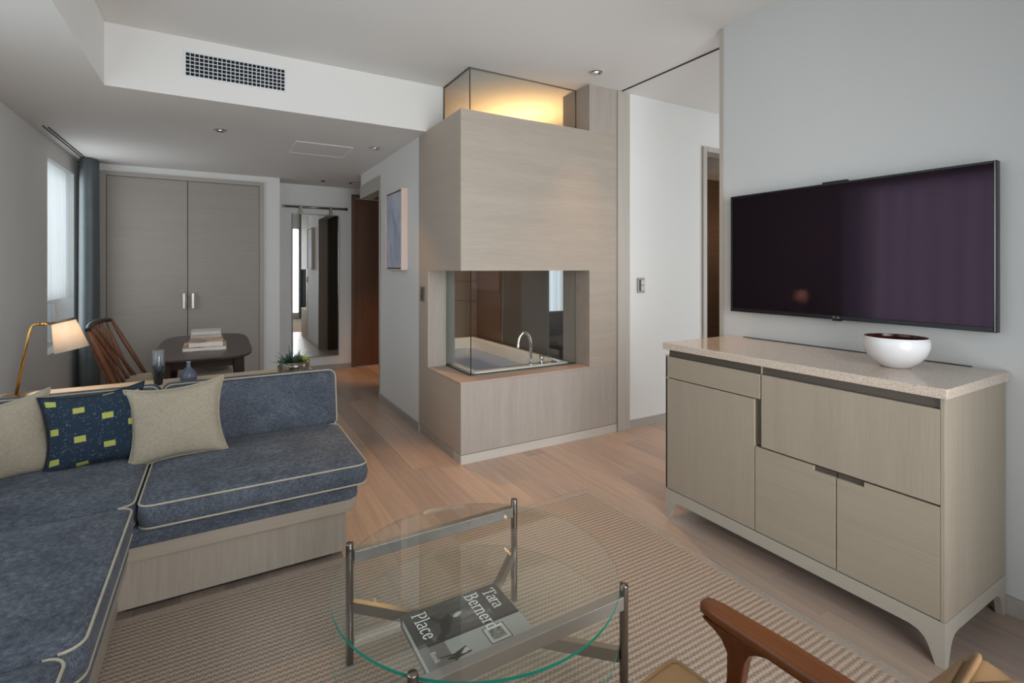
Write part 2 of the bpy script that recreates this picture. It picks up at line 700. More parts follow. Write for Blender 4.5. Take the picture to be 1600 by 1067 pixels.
# wardrobe wall, mirror wall, hall wall
struct('wall_closet', MB().box(XL, .616, 6.46, 6.95, -.02, ZL).box(XL, -1.034, 6.44, 6.46, -.02, ZL).box(.449, .616, 6.44, 6.46, -.02, ZL).box(-1.034, .449, 6.44, 6.46, 2.287, ZL), M['white'],
       'white wall around the built in wardrobe', 'wall')
struct('wall_mirror', MB().box(.616, 1.512, 6.80, 6.95, -.02, ZL).box(1.512, 2.6, 6.80, 6.95, 2.275, ZL).box(2.46, 2.6, 6.80, 6.95, -.02, 2.275), M['white'], 'white end wall behind the hanging mirror', 'wall')
struct('baseboard_mirror', MB().box(.62, 1.512, 6.788, 6.80, 0, .062), M['base'], 'grey baseboard under the hanging mirror', 'baseboard')
wh = MB()
wh.box(1.386, 1.50, 3.83, 4.95, -.02, ZL)
wh.box(1.386, 1.50, 4.95, 5.76, 2.23, ZL)
struct('wall_hall', wh, M['white'], 'white hall wall with the framed picture', 'wall')
hf = MB()
hf.box(1.378, 1.508, 4.945, 5.0, 0, 2.23)
hf.box(1.378, 1.508, 5.0, 5.77, 2.085, 2.23)
struct('door_2', hf, M['trim'], 'grey wood casing of the hall doorway', 'door frame', .003)
struct('baseboard_hall', MB().box(1.374, 1.386, 3.83, 4.945, 0, .065), M['base'], 'grey baseboard of the hall wall', 'baseboard')
d3 = struct('door_3', MB().box(1.512, 1.556, 6.77, 6.81, 0, 2.275).box(1.556, 2.42, 6.77, 6.81, 2.225, 2.275).box(2.42, 2.46, 6.77, 6.81, 0, 2.275), M['brown_door'], 'dark brown hall door with its frame', 'door', .002)
obj('door_leaf', MB().box(1.559, 2.417, 6.79, 6.84, .006, 2.222), M['brown_door'], d3)
obj('door_lever', MB().tube([(2.34, 6.79, 1.0), (2.34, 6.74, 1.0), (2.24, 6.74, 1.0)], .009, 8), M['steel'], d3)
struct('wall_vestibule_near', MB().box(1.51, 2.45, 5.101, 5.118, -.02, ZL), plain('dark_olive_panel', '#3c3b33', .5), 'dark olive panelled wall inside the entry vestibule', 'wall')
struct('wall_vestibule', MB().box(2.46, 2.6, 5.10, 6.8, -.02, ZL), M['white'], 'side wall of the entry vestibule', 'wall')

# ------------------------------------------------------------ bath enclosure (wood clad corner box with openings)
YB, XB = 3.041, 1.382
SK = .004
bx = MB()
bx.box(XB + SK, XB + .15, 3.645, 3.845, .066, 2.36)          # left flank pier with jamb
enc = struct('wall_bath', bx, M['panel_v'], 'pale oak clad bath enclosure with a corner window', 'wall')
skin = MB().prism([(YB + .0004, .066), (3.845, .066), (3.845, 2.36), (YB + .0004, 2.36), (YB + .0004, 1.285), (3.645, 1.285), (3.645, .530), (YB + .0004, .530)], 'x', XB, XB + SK - .0001)
obj('side_panel', skin, M['panel_hy'], enc)
mbp = MB().box(XB + .0001, 2.742, YB, YB + .12, .066, .530)
obj('lower_panel', mbp, M['panel_v'], enc)
obj('lower_panel', MB().box(XB + SK, XB + .12, YB + .1205, 3.6445, .066, .530), M['panel_v'], enc)
sill = MB().prism([(XB - .001, YB - .001), (2.463, YB - .001), (2.463, 3.245), (1.56, 3.245), (1.56, 3.6445), (XB - .001, 3.6445)], 'z', .5305, .545)
obj('sill', sill, M['sill'], enc, .0012)
obj('upper_panel', MB().box(XB + .0001, 2.463, YB, YB + .15, 1.285, 2.36), M['panel_h'], enc)
obj('upper_panel', MB().box(XB + SK, XB + .15, YB + .1505, 3.6445, 1.285, 2.36), M['panel_hy'], enc)
obj('column_panel', MB().box(2.463, 2.742, YB, 3.217, .530, 2.36), M['panel_h'], enc)
obj('column_panel', MB().box(2.463, 2.742, YB, 3.217, 2.36, ZC), M['panel_v'], enc)
obj('plinth', MB().box(XB, 2.742, YB, YB + .12, 0, .062), M['kick'], enc, .001)
obj('plinth', MB().box(XB, XB + .12, YB + .1205, 3.845, 0, .062), M['base'], enc, .001)
obj('shadow_gap', MB().box(XB + .004, 2.744, YB + .004, YB + .12, .060, .068).box(XB + .004, XB + .1, YB + .1, 3.84, .060, .068).box(2.7415, 2.7455, YB + .002, YB + .1, 0, ZC), M['dark'], enc)

# corner glazing, lower opening
w1 = struct('window_1', MB().box(1.527, 2.464, 3.211, 3.223, .5452, .549).box(1.527, 1.540, 3.223, 3.645, .5452, .549), M['metal_dk'], 'frameless corner glazing beside the bathtub', 'window')
obj('pane', MB().box(1.5415, 2.463, 3.213, 3.221, .549, 1.2845), M['glass'], w1)
obj('pane', MB().box(1.530, 1.538, 3.222, 3.644, .549, 1.2845), M['glass'], w1)
obj('corner_seam', MB().box(1.5375, 1.5415, 3.2125, 3.2215, .549, 1.2845), M['dark'], w1)
# clerestory glazing
w2 = struct('window_2', MB().box(1.521, 2.47, 3.208, 3.218, 2.713, ZC).box(1.521, 1.531, 3.218, 3.68, 2.713, ZC), M['metal_gr'], 'frameless clerestory glazing over the bath enclosure', 'window')
obj('pane', MB().box(1.532, 2.462, 3.209, 3.217, 2.361, 2.708), M['glass'], w2)
obj('pane', MB().box(1.523, 1.531, 3.219, 3.676, 2.361, 2.708), M['glass'], w2)
obj('corner_seam', MB().box(1.5285, 1.532, 3.2085, 3.2185, 2.361, 2.708), M['dark'], w2)
obj('end_channel', MB().box(2.463, 2.470, 3.207, 3.219, 2.361, 2.712), M['metal_gr'], w2)
obj('end_channel', MB().box(1.521, 1.531, 3.674, 3.680, 2.361, 2.712), M['metal_gr'], w2)

# bathroom behind
struct('wall_bath_stub', MB().box(2.4635, 2.53, 3.2175, 3.385, -.02, ZC), M['panel_v'], 'grey return wall beside the bathtub taps', 'wall')
struct('wall_bath_side', MB().box(2.462, 2.482, 3.615, 4.40, -.02, 1.92), M['darkpanel'], 'smoked dark panel along the bathtub', 'wall')
struct('wall_bath_side.001', MB().box(2.466, 2.52, 4.406, 5.02, -.02, 1.92), M['brown'], 'walnut panel at the far end of the bathtub', 'wall')
struct('trim_4', MB().box(2.452, 2.466, 4.396, 4.408, .56, 1.92), M['steel'], 'thin bright edge strip between bath panels', 'trim')
we = MB().box(1.50, 2.6, 5.0, 5.1, -.02, ZC)
wbe = struct('wall_bath_end', we, M['brown'], 'walnut veneered end wall behind the bathtub', 'wall')
for k, zz in enumerate((.95, 1.16, 1.48)):
    obj('joint', MB().box(1.52, 2.462, 4.994, 5.0, zz, zz + .004), M['dark'], wbe)
struct('wall_bath_inner', MB().box(1.5005, 1.56, 3.846, 5.0, -.02, ZC), M['greytile'], 'grey tiled inner wall of the bath', 'wall')
struct('wall_bath_pier', MB().box(1.5325, 1.605, 3.6465, 3.8455, .558, 2.36), M['greytile'], 'grey tiled pier at the left end of the corner glazing', 'wall')
struct('wall_bath_rear', MB().box(2.53, 3.30, 6.2, 6.35, -.02, ZC).box(3.30, 4.55, 6.2, 6.35, -.02, .25).box(3.30, 4.55, 6.2, 6.35, 2.3, ZC).box(4.55, 6.3, 6.2, 6.35, -.02, ZC),
       M['white'], 'rear wall of the dressing room with its window', 'wall')
struct('wall_dressing', MB().box(4.60, 6.1, 4.0, 4.1, -.02, 2.36), M['brown'], 'walnut wall seen through the bedroom doorway', 'wall')
struct('ceiling_dressing', MB().box(4.58, 6.1, 3.17, 4.1, 2.36, 2.5), M['ceil'], 'low ceiling seen through the bedroom doorway', 'ceiling')

# cove strip lamp in the bath, on top of the side wall
cv = obj('cove_lamp', MB().box(2.4640, 2.4800, 3.64, 4.38, 1.922, 1.945), glow('cove_glow', (1.0, .58, .22), 5), org=(2.472, 4.0, 1.922))
tag(cv, 'warm cove strip lamp on top of the bath side wall', 'lamp')
area('cove_light', (2.50, 4.0, 1.96), (R(180), R(-8), 0), .10, .7, 9.5, (1.0, .56, .22), R(100))
spot('bath_spot', (2.0, 4.45, 2.69), 70, (1.0, .74, .52), 70, .8)

# window in the left wall by the desk, its sheer and its drape
win = struct('window_3', MB().box(-1.352, -1.322, 5.39, 5.43, .60, 2.20).box(-1.352, -1.322, 6.21, 6.25, .60, 2.20).box(-1.352, -1.322, 5.43, 6.21, 2.16, 2.20)
             .box(-1.352, -1.322, 5.43, 6.21, .60, .64).box(-1.352, -1.322, 5.43, 6.21, .98, 1.02), M['ceramic'], 'white framed window in the left wall', 'window')
obj('pane', MB().box(-1.342, -1.336, 5.43, 6.21, 1.02, 2.16), M['glass_win'], win)
obj('pane', MB().box(-1.342, -1.336, 5.43, 6.21, .64, .98), M['glass_win'], win)


struct('wall_parapet', MB().box(-2.1, -1.75, 4.2, 9.5, -.1, 1.02), plain('grey_render', '#8f9a9c', .8), 'grey parapet outside the narrow window', 'wall')


def folds(mb, p0, p1, z0, z1, n, amp, seg=8, thick=.0, flare=0.0):
    """hanging curtain between two plan points"""
    p0, p1 = Vector((*p0, 0)), Vector((*p1, 0))
    d = p1 - p0
    nrm = Vector((-d.y, d.x, 0)).normalized()
    m = n * seg
    zs = [z0 + (z1 - z0) * k / 6 for k in range(7)]
    vs, fs = [], []
    for zi, z in enumerate(zs):
        t = zi / 6
        for i in range(m + 1):
            u = i / m
            a = amp * (1 + flare * (1 - t)) * (math.sin(u * n * 2 * PI) + .25 * math.sin(u * n * 4 * PI + 1 + 2 * t))
            uu = u + .006 * math.sin(3 * t + i)
            q = p0 + d * min(max(uu, 0), 1) + nrm * a
            vs.append((q.x, q.y, z))
    w = m + 1
    for zi in range(6):
        for i in range(m):
            fs.append((zi * w + i, zi * w + i + 1, (zi + 1) * w + i + 1, (zi + 1) * w + i))
    mb.add(vs, fs, True)
    return mb


o = obj('sheer_curtain', folds(MB(), (-1.245, 5.40), (-1.245, 6.24), 1.03, 2.19, 9, .016), M['sheer'], org=(-1.245, 5.82, 1.03))
tag(o, 'white sheer curtain hanging in the narrow left window', 'curtain')
# drape bundle hanging in the corner by the wardrobe
dr = thing('drape', 'grey blue drape gathered in the corner beside the wardrobe', 'curtain', (-1.09, 6.28, 0))
mbd = MB()
ringsd = []
for zi in range(9):
    z = .012 + (ZL - .02) * zi / 8
    sp = 1 + .12 * (1 - zi / 8)
    rg = []
    nn = 96
    for k in range(nn):
        q = 2 * PI * k / nn
        rr = 1 + .05 * math.sin(q * 6 + .3 * math.sin(zi)) + .03 * math.sin(q * 3)
        rg.append((-1.095 + .068 * sp * rr * math.cos(q) + .012, 6.275 + .145 * sp * rr * math.sin(q), z))
    ringsd.append(rg)
mbd.rings(ringsd)
obj('fabric', mbd, M['drape'], dr)
obj('track', MB().box(-1.125, -1.118, 4.95, 6.3, ZL - .006, ZL), M['dark'], dr)
obj('track', MB().box(-1.100, -1.092, 4.98, 6.3, ZL - .006, ZL), M['dark'], dr)

# curtains of the big windows (they show in the mirror and in the dark screen)
o = obj('sheer_curtain', folds(MB(), (-1.225, .12), (-1.225, 3.08), .505, 2.215, 15, .030), M['sheer'], org=(-1.235, 1.6, .505))
tag(o, 'long white sheer curtain over the sofa window', 'curtain')
o = obj('drape', folds(MB(), (1.80, -.50), (2.42, -.50), .02, 2.69, 6, .035), M['drape'], org=(2.11, -.50, .02))
tag(o, 'grey drape pulled aside at the rear window', 'curtain')
wr = struct('window_4', MB().box(.10, .15, -.72, -.66, .12, 2.36).box(1.80, 1.85, -.72, -.66, .12, 2.36).box(.15, 1.80, -.72, -.66, .12, .17).box(.15, 1.80, -.72, -.66, 2.31, 2.36).box(.90, .95, -.72, -.66, .17, 2.31),
            M['ceramic'], 'large window behind the viewpoint', 'window')
obj('pane', MB().box(.15, .90, -.695, -.687, .17, 2.31), M['glass_win'], wr)
obj('pane', MB().box(.95, 1.80, -.695, -.687, .17, 2.31), M['glass_win'], wr)

# ============================================================ BUILT-INS AND WALL THINGS
# wardrobe
wd = thing('wardrobe', 'grey oak built in wardrobe with two tall doors', 'wardrobe', (-.29, 6.44, 0))
obj('frame', MB().box(-1.034, -.978, 6.425, 6.46, 0, 2.287).box(.404, .449, 6.425, 6.46, 0, 2.287).box(-.978, .404, 6.425, 6.46, 2.242, 2.287), M['closet_fr'], wd, .002)
obj('recess', MB().box(-.978, .404, 6.456, 6.459, 0, 2.242), M['dark'], wd)
for (a, c, hx) in ((-.974, -.2905, -.318), (-.2845, .400, -.238)):
    d = obj('door', MB().box(a, c, 6.432, 6.454, .004, 2.238), M['closet'], wd, .0015)
    h = MB().box(hx - .011, hx + .011, 6.395, 6.405, .872, 1.035).box(hx - .008, hx + .008, 6.404, 6.432, .878, .90).box(hx - .008, hx + .008, 6.404, 6.432, 1.01, 1.03)
    obj('handle', h, M['steel'], d, .002)

# hanging mirror on a rail
mi = thing('hanging_mirror', 'tall mirror hung by two straps from a metal wall rail', 'mirror', (1.065, 6.79, .178))
obj('rail', MB().tube([(.693, 6.755, 2.07), (1.439, 6.755, 2.07)], .014, 14), M['bronze'], mi)
obj('rail_end', MB().lathe([(0, 0), (.019, 0), (.019, .02), (0, .02)], (1.432, 6.755, 2.07), 16, (1, 0, 0)), M['dark'], mi)
obj('rail_end', MB().lathe([(0, 0), (.017, 0), (.017, .02), (0, .02)], (.680, 6.755, 2.07), 16, (1, 0, 0)), M['steel'], mi)
for xx in (.74, 1.39):
    obj('bracket', MB().tube([(xx, 6.755, 2.07), (xx, 6.80, 2.07)], .008, 8), M['bronze'], mi)
for xx in (.885, 1.245):
    obj('strap', MB().box(xx - .017, xx + .017, 6.738, 6.741, 1.975, 2.085).box(xx - .017, xx + .017, 6.738, 6.772, 2.083, 2.087), M['bronze_dk'], mi)
obj('frame', MB().box(.788, .796, 6.742, 6.772, .178, 1.985).box(1.335, 1.343, 6.742, 6.772, .178, 1.985).box(.796, 1.335, 6.742, 6.772, .178, .186).box(.796, 1.335, 6.742, 6.772, 1.977, 1.985), M['bronze_dk'], mi)
obj('mirror_glass', MB().box(.796, 1.335, 6.752, 6.757, .186, 1.977), M['mirror'], mi)
obj('backing', MB().box(.796, 1.335, 6.757, 6.770, .186, 1.977), M['dark'], mi)

# framed picture on the hall wall
mp_, nt, b, _ = newmat('abstract_painting')
v = coords(nt, (1, 2.2, 1.6))
n1 = noise(nt, v, 2.2, 4, .6, .8)
sep = N(nt, 'ShaderNodeSeparateXYZ')
nt.links.new(coords(nt), sep.inputs[0])
base_ = ramp(nt, n1, [(.30, '#8f98b2'), (.45, '#abb1c4'), (.58, '#c2c4cf'), (.72, '#b4bab3')])
nt.links.new(base_, b.inputs['Base Color'])
b.inputs['Roughness'].default_value = .6
pic = thing('framed_picture', 'bluish abstract picture in a deep pale wood frame on the hall wall', 'picture', (1.386, 4.37, 1.285))
M['pale'] = wood('pale_pink_oak', '#c8b0a4', '#e0ccc2', 'z', 90, .5)
y0, y1, z0, z1, xf = 4.135, 4.612, 1.287, 1.982, 1.33
obj('frame', MB().box(xf, 1.386, y0, y0 + .010, z0, z1).box(xf, 1.386, y1 - .010, y1, z0, z1).box(xf, 1.386, y0 + .010, y1 - .010, z0, z0 + .010).box(xf, 1.386, y0 + .010, y1 - .010, z1 - .010, z1), M['pale'], pic, .0015)
a_, g_ = .010, .020
obj('shadow_line', MB().box(xf + .020, 1.384, y0 + a_, y0 + g_, z0 + a_, z1 - a_).box(xf + .020, 1.384, y1 - g_, y1 - a_, z0 + a_, z1 - a_).box(xf + .020, 1.384, y0 + g_, y1 - g_, z0 + a_, z0 + g_).box(xf + .020, 1.384, y0 + g_, y1 - g_, z1 - g_, z1 - a_), M['dark'], pic)  # dark strips stand in for the shadow line inside the frame
obj('canvas', MB().box(xf + .008, 1.384, y0 + g_, y1 - g_, z0 + g_, z1 - g_), mp_, pic)

# light switches
sw = thing('light_switch', 'steel light switch plate on the bright bedroom wall', 'switch', (3.007, 3.05, 1.10))
M['rocker_grey'] = plain('pale_grey_rocker', '#b9b4b2', .45)
M['plate_grey'] = plain('satin_switch_plate', '#8f8b88', .5, .3)
obj('plate', MB().box(2.968, 3.047, 3.042, 3.05, 1.10, 1.224), M['plate_grey'], sw, .002)
obj('recess', MB().box(2.985, 3.040, 3.0405, 3.042, 1.115, 1.21), M['metal_dk'], sw)
obj('rocker', MB().box(3.000, 3.037, 3.036, 3.0405, 1.118, 1.160), M['rocker_grey'], sw, .001)
obj('rocker', MB().box(3.000, 3.037, 3.036, 3.0405, 1.165, 1.207), M['rocker_grey'], sw, .001)
sw = thing('light_switch', 'dark light switch plate on the flank of the oak bath enclosure', 'switch', (1.382, 3.754, 1.044))
obj('plate', MB().box(1.374, 1.382, 3.712, 3.797, 1.044, 1.161), M['bronze_dk'], sw, .002)
obj('rocker', MB().box(1.369, 1.374, 3.735, 3.775, 1.056, 1.100), M['metal_dk'], sw, .001)
obj('rocker', MB().box(1.369, 1.374, 3.735, 3.775, 1.105, 1.149), M['metal_dk'], sw, .001)

# air vent in the bulkhead face
vt = thing('air_vent', 'white air vent grille in the ceiling bulkhead', 'vent', (.1, 3.68, 2.49))
vx0, vx1, vz0, vz1, vy = -.176, .383, 2.487, 2.630, 3.68
obj('frame', MB().box(vx0 - .014, vx0, vy - .004, vy, vz0 - .012, vz1 + .012).box(vx1, vx1 + .014, vy - .004, vy, vz0 - .012, vz1 + .012).box(vx0, vx1, vy - .004, vy, vz1, vz1 + .012).box(vx0, vx1, vy - .004, vy, vz0 - .012, vz0), M['white'], vt, .001)
obj('duct', MB().box(vx0, vx1, vy - .0012, vy - .0002, vz0, vz1), plain('vent_duct', '#06070a', .9), vt)
gr = MB()
for k in range(24):
    xx = vx0 + (vx1 - vx0) * k / 23
    gr.box(xx - .0022, xx + .0022, vy - .006, vy - .0015, vz0, vz1)
for k in range(7):
    zz = vz0 + (vz1 - vz0) * k / 6
    gr.box(vx0, vx1, vy - .005, vy - .0025, zz - .0025, zz + .0025)
g_ = obj('grille_bars', gr, plain('vent_bars', '#c9ccd2', .5), vt)
g_['kind'] = 'stuff'

# ceiling hatch and downlights
ht = thing('access_hatch', 'square white access hatch in the low ceiling', 'hatch', (.785, 4.72, ZL))
obj('frame', MB().box(.552, .558, 4.49, 4.95, ZL - .003, ZL).box(1.008, 1.014, 4.49, 4.95, ZL - .003, ZL).box(.558, 1.008, 4.49, 4.496, ZL - .003, ZL).box(.558, 1.008, 4.944, 4.95, ZL - .003, ZL), plain('hatch_rim', '#f4f4f2', .5), ht)
obj('panel', MB().box(.562, 1.004, 4.50, 4.94, ZL - .0015, ZL), M['ceil'], ht)
GLOWB = glow('downlight_glow', (1.0, .88, .72), 1.6)


def downlight(x, y, z, label, on=True):
    t = thing('downlight', label, 'ceiling light', (x, y, z), 'recessed downlights')
    obj('ring', MB().lathe([(.040, -.001), (.050, -.001), (.053, -.003), (.050, -.004), (.042, -.004), (.040, -.001)], (x, y, z), 28), M['ceil'], t)
    obj('reflector', MB().lathe([(.041, -.012), (.036, -.011), (.026, -.004), (.014, -.0015), (0.0, -.001)], (x, y, z), 24), M['chrome'], t)
    obj('bulb', MB().lathe([(0, -.0055), (.010, -.005), (.013, -.0012)], (x, y, z), 16), GLOWB if on else M['metal_dk'], t)


downlight(2.355, 2.828, ZC, 'chrome downlight in the high ceiling near the oak post')
downlight(.010, 4.418, ZL, 'chrome downlight in the low ceiling above the desk area')
downlight(1.178, 4.392, ZL, 'chrome downlight in the low ceiling beside the hall wall')
downlight(1.083, 6.35, ZL, 'small downlight in the low ceiling before the hanging mirror', False)
downlight(1.412, 6.314, ZL, 'small downlight in the low ceiling next to the hall door', False)
spot('spot_post', (2.355, 2.80, ZC - .02), 72, WARM2, 76, 1.0, (R(-14), 0, 0), .012)
spot('spot_hall', (1.16, 4.392, ZL - .02), 110, WARM2, 44, 1.0, (R(-35), R(7), 0), .012)
spot('spot_desk', (.010, 4.418, ZL - .02), 12, WARM, 70, 1.0)
spot('spot_vestibule', (1.80, 6.30, ZL - .02), 90, (1.0, .46, .14), 44, .8)
point('dressing_fill', (5.2, 3.5, 1.7), 2.2, (1.0, .75, .52), .06)  # added fill without a fixture, brightens the walnut wall past the doorway

# ============================================================ BATHTUB
tb = thing('bathtub', 'white enamel bathtub behind the corner glazing', 'bathtub', (1.98, 3.95, 0))
x0, x1, y0, y1, zt = 1.585, 2.42, 3.236, 4.985, .556


def rr3(ins, z, rc):
    return [(p[0], p[1], z) for p in rrect(x0 + ins[0], x1 - ins[1], y0 + ins[2], y1 - ins[3], rc, 6)]


mbt = MB()


def ringn(a, c, e, g, z, rc):
    # fixed point count ring
    out = []
    for cx, cyy, an in ((c - rc, e + rc, -90), (c - rc, g - rc, 0), (a + rc, g - rc, 90), (a + rc, e + rc, 180)):
        for k in range(9):
            q = R(an + 90 * k / 8)
            out.append((cx + rc * math.cos(q), cyy + rc * math.sin(q), z))
    return out


mbt.rings([ringn(x0 + .03, x1 - .03, y0 + .03, y1 - .03, 0.0, .05), ringn(x0 + .03, x1 - .03, y0 + .03, y1 - .03, zt - .035, .05), ringn(x0, x1, y0, y1, zt - .03, .03),
           ringn(x0, x1, y0, y1, zt - .006, .03), ringn(x0 + .006, x1 - .006, y0 + .006, y1 - .006, zt, .03),
           ringn(x0 + .05, x1 - .06, y0 + .10, y1 - .06, zt, .07), ringn(x0 + .06, x1 - .07, y0 + .115, y1 - .07, zt - .015, .07),
           ringn(x0 + .11, x1 - .12, y0 + .22, y1 - .16, .22, .11), ringn(x0 + .17, x1 - .18, y0 + .30, y1 - .25, .16, .1)], smooth=True)
obj('shell', mbt, M['tub'], tb)
wt_ = obj('water', MB().add([(p[0], p[1], .452) for p in rrect(x0 + .085, x1 - .095, y0 + .16, y1 - .105, .09)], [tuple(range(len(rrect(x0 + .085, x1 - .095, y0 + .16, y1 - .105, .09))))]), plain('bluish_bath_water', '#8ea8d2', .12), tb, label='still bluish water in the tub')
obj('drain', MB().lathe([(0, .006), (.03, .006), (.035, .0)], (2.0, 3.75, .161), 20), M['chrome'], tb)
fc = thing('bath_faucet', 'arched chrome faucet on the bathtub rim', 'faucet', (2.072, 3.275, zt))
arc = [(2.078, 3.275, zt), (2.078, 3.275, .70)]
for k in range(1, 13):
    q = PI * k / 12
    arc.append((2.028 + .05 * math.cos(q), 3.275 + .012 * (1 - math.cos(q)), .70 + .108 * math.sin(q) ** .9))
arc.append((1.972, 3.30, .705 - .02))
obj('spout', MB().tube(arc, .0115, 14), M['chrome'], fc)
obj('flange', MB().lathe([(0, .0), (.026, 0), (.026, .008), (.014, .014), (.0, .014)], (2.078, 3.275, zt), 20), M['chrome'], fc)
fh = thing('bath_tap', 'short chrome lever tap beside the faucet', 'tap', (2.18, 3.28, zt))
obj('body', MB().lathe([(0, 0), (.024, 0), (.024, .006), (.014, .01), (.014, .03), (.018, .034), (.018, .066), (0, .066)], (2.18, 3.28, zt), 20), M['chrome'], fh)
obj('lever', MB().tube([(2.18, 3.28, zt + .055), (2.22, 3.285, zt + .058)], .005, 8), M['chrome'], fh)
o = obj('tub_overflow_knob', MB().lathe([(0, 0), (.022, 0), (.022, .008), (0, .012)], (2.30, 3.285, zt), 18), M['bronze'], org=(2.30, 3.285, zt))
tag(o, 'small round bronze knob at the end of the bathtub rim', 'knob')

# dressing room beyond the bath: window with curtains and an upholstered chair
wn = struct('window_5', MB().box(3.30, 3.36, 6.22, 6.28, .25, 2.3).box(4.49, 4.55, 6.22, 6.28, .25, 2.3).box(3.36, 4.49, 6.22, 6.28, .25, .31).box(3.36, 4.49, 6.22, 6.28, 2.24, 2.3), M['ceramic'], 'bright window seen through the bath glazing', 'window')
obj('pane', MB().box(3.36, 4.49, 6.245, 6.252, .31, 2.24), M['glass_win'], wn)
o = obj('sheer_curtain', folds(MB(), (3.34, 6.14), (4.5, 6.14), .02, 2.5, 9, .03), M['sheer'], org=(3.9, 6.14, .02))
tag(o, 'pale curtain at the window seen through the bath glazing', 'curtain')
ch = thing('upholstered_chair', 'grey upholstered chair seen through the bath glazing', 'chair', (3.62, 4.95, 0))
mc = cloth('grey_chair_fabric', '#5c5d62', '#82838a', 300, 300)
m_ = MB()
pad(m_, 3.36, 3.88, 4.70, 5.22, .36, .46, .05, .02, .015)
obj('seat', m_, mc, ch)
m_ = MB()
pad(m_, 3.34, 3.90, .46, .755, -.05, .05, .06, .02, .01, f=lambda p: (p[0], 5.20 + p[2] + .12 * (p[1] - .46), p[1]))
obj('backrest', m_, mc, ch)
for sx in (3.42, 3.86):
    for sy in (4.74, 5.18):
        obj('leg', MB().tube([(sx, sy, 0), (sx, sy, .37)], [.014, .02], 8), M['rosewood'], ch)

# ============================================================ RUG
mr, nt, b, _ = newmat('woven_sisal_rug')
co = coords(nt)
sx_ = N(nt, 'ShaderNodeSeparateXYZ')
nt.links.new(co, sx_.inputs[0])
X_, Y_ = sx_.outputs[0], sx_.outputs[1]
# woven rows run across; each row a zigzag of knots
PITCH = .022
zig = math_(nt, 'PINGPONG', math_(nt, 'MULTIPLY', X_, 1 / .016), .5)
zig = math_(nt, 'MULTIPLY', zig, .011)
yy = math_(nt, 'ADD', Y_, zig)
wob = noise(nt, coords(nt, (30, 30, 1)), 1, 2)
yy = math_(nt, 'ADD', yy, math_(nt, 'MULTIPLY', wob, .004))
rowv = math_(nt, 'PINGPONG', math_(nt, 'MULTIPLY', yy, 2 / PITCH), 1)
knot = noise(nt, coords(nt, (110, 110, 1)), 1, 3)
stc = math_(nt, 'PINGPONG', math_(nt, 'MULTIPLY', X_, 2 / .008), 1)
hgt = math_(nt, 'ADD', math_(nt, 'MULTIPLY', rowv, .5), math_(nt, 'ADD', math_(nt, 'MULTIPLY', knot, .38), math_(nt, 'MULTIPLY', stc, .12)))
nt.links.new(ramp(nt, hgt, [(.22, '#817265'), (.5, '#a09082'), (.8, '#b8a899')]), b.inputs['Base Color'])
b.inputs['Roughness'].default_value = .95
b.inputs['Specular IOR Level'].default_value = .1
bump(nt, b, hgt, .7, .004)
mbd_, nt, b, _ = newmat('rug_binding')
nt.links.new(ramp(nt, noise(nt, coords(nt, (300, 90, 90)), 1, 2), [(.3, '#93867a'), (.7, '#ad9f92')]), b.inputs['Base Color'])
b.inputs['Roughness'].default_value = .95
bump(nt, b, noise(nt, coords(nt, (300, 300, 300)), 1, 2), .5, .003)
rg = thing('area_rug', 'large beige woven rug with a narrow bound edge under the glass table', 'rug', (.5, 1.0, 0))
obj('pile', MB().box(-.40, 1.838, -.45, 2.28, .0005, .010), mr, rg)
obj('binding', MB().box(1.838, 1.886, -.45, 2.324, .0005, .0085), mbd_, rg, .002)
obj('binding', MB().box(-.40, 1.838, 2.28, 2.324, .0005, .0085), mbd_, rg, .002)

# ============================================================ SOFA
sf = thing('corner_sofa', 'blue grey corner sofa with cream piping on a pale oak plinth', 'sofa', (-.3, 2.3, 0))
RZ = .0105
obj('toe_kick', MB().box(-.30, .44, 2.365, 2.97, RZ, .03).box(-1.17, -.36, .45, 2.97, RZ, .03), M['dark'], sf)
M['sofa_oak'] = wood('sofa_oak', '#8b8074', '#a59b8e', 'z', 300, .5, .9, .15, 0, .35, 5)
obj('plinth', MB().box(-1.185, .497, 2.342, 3.085, .028, .207), M['sofa_oak'], sf, .002)
obj('plinth', MB().box(-1.185, -.322, .42, 2.341, .028, .207), M['sofa_oak'], sf, .002)


def rr_slab(x0, x1, y0, y1, z0, z1, rc):
    pr = rrect(x0, x1, y0, y1, rc)
    return MB().prism(pr, 'z', z0, z1)


M['sofa_rim'] = wood('sofa_rim_oak', '#8f8275', '#a29688', 'x', 110, .5, .8)
obj('seat_rail', rr_slab(-1.185, .548, 2.322, 3.085, .2075, .263, .05), M['sofa_rim'], sf, .003)
obj('seat_rail', rr_slab(-1.185, -.288, .40, 2.3215, .2075, .263, .04), M['sofa_rim'], sf, .003)
obj('seat_deck', rr_slab(-1.185, .553, 2.312, 3.08, .2635, .337, .06), M['sofa'], sf, .006)
obj('seat_deck', rr_slab(-1.185, -.280, .39, 2.311, .2635, .337, .05), M['sofa'], sf, .006)


def runs(loop, keep):
    """the pieces of a closed seam loop that satisfy keep(point)"""
    n = len(loop)
    ok = [keep(p) for p in loop]
    if all(ok):
        return [(loop, True)]
    st = next((i for i in range(n) if ok[i] and not ok[i - 1]), None)
    out, cur = [], []
    if st is None:
        return out
    for k in range(n):
        i = (st + k) % n
        if ok[i]:
            cur.append(loop[i])
        elif cur:
            out.append((cur, False))
            cur = []
    if cur:
        out.append((cur, False))
    return [r for r in out if len(r[0]) > 1]


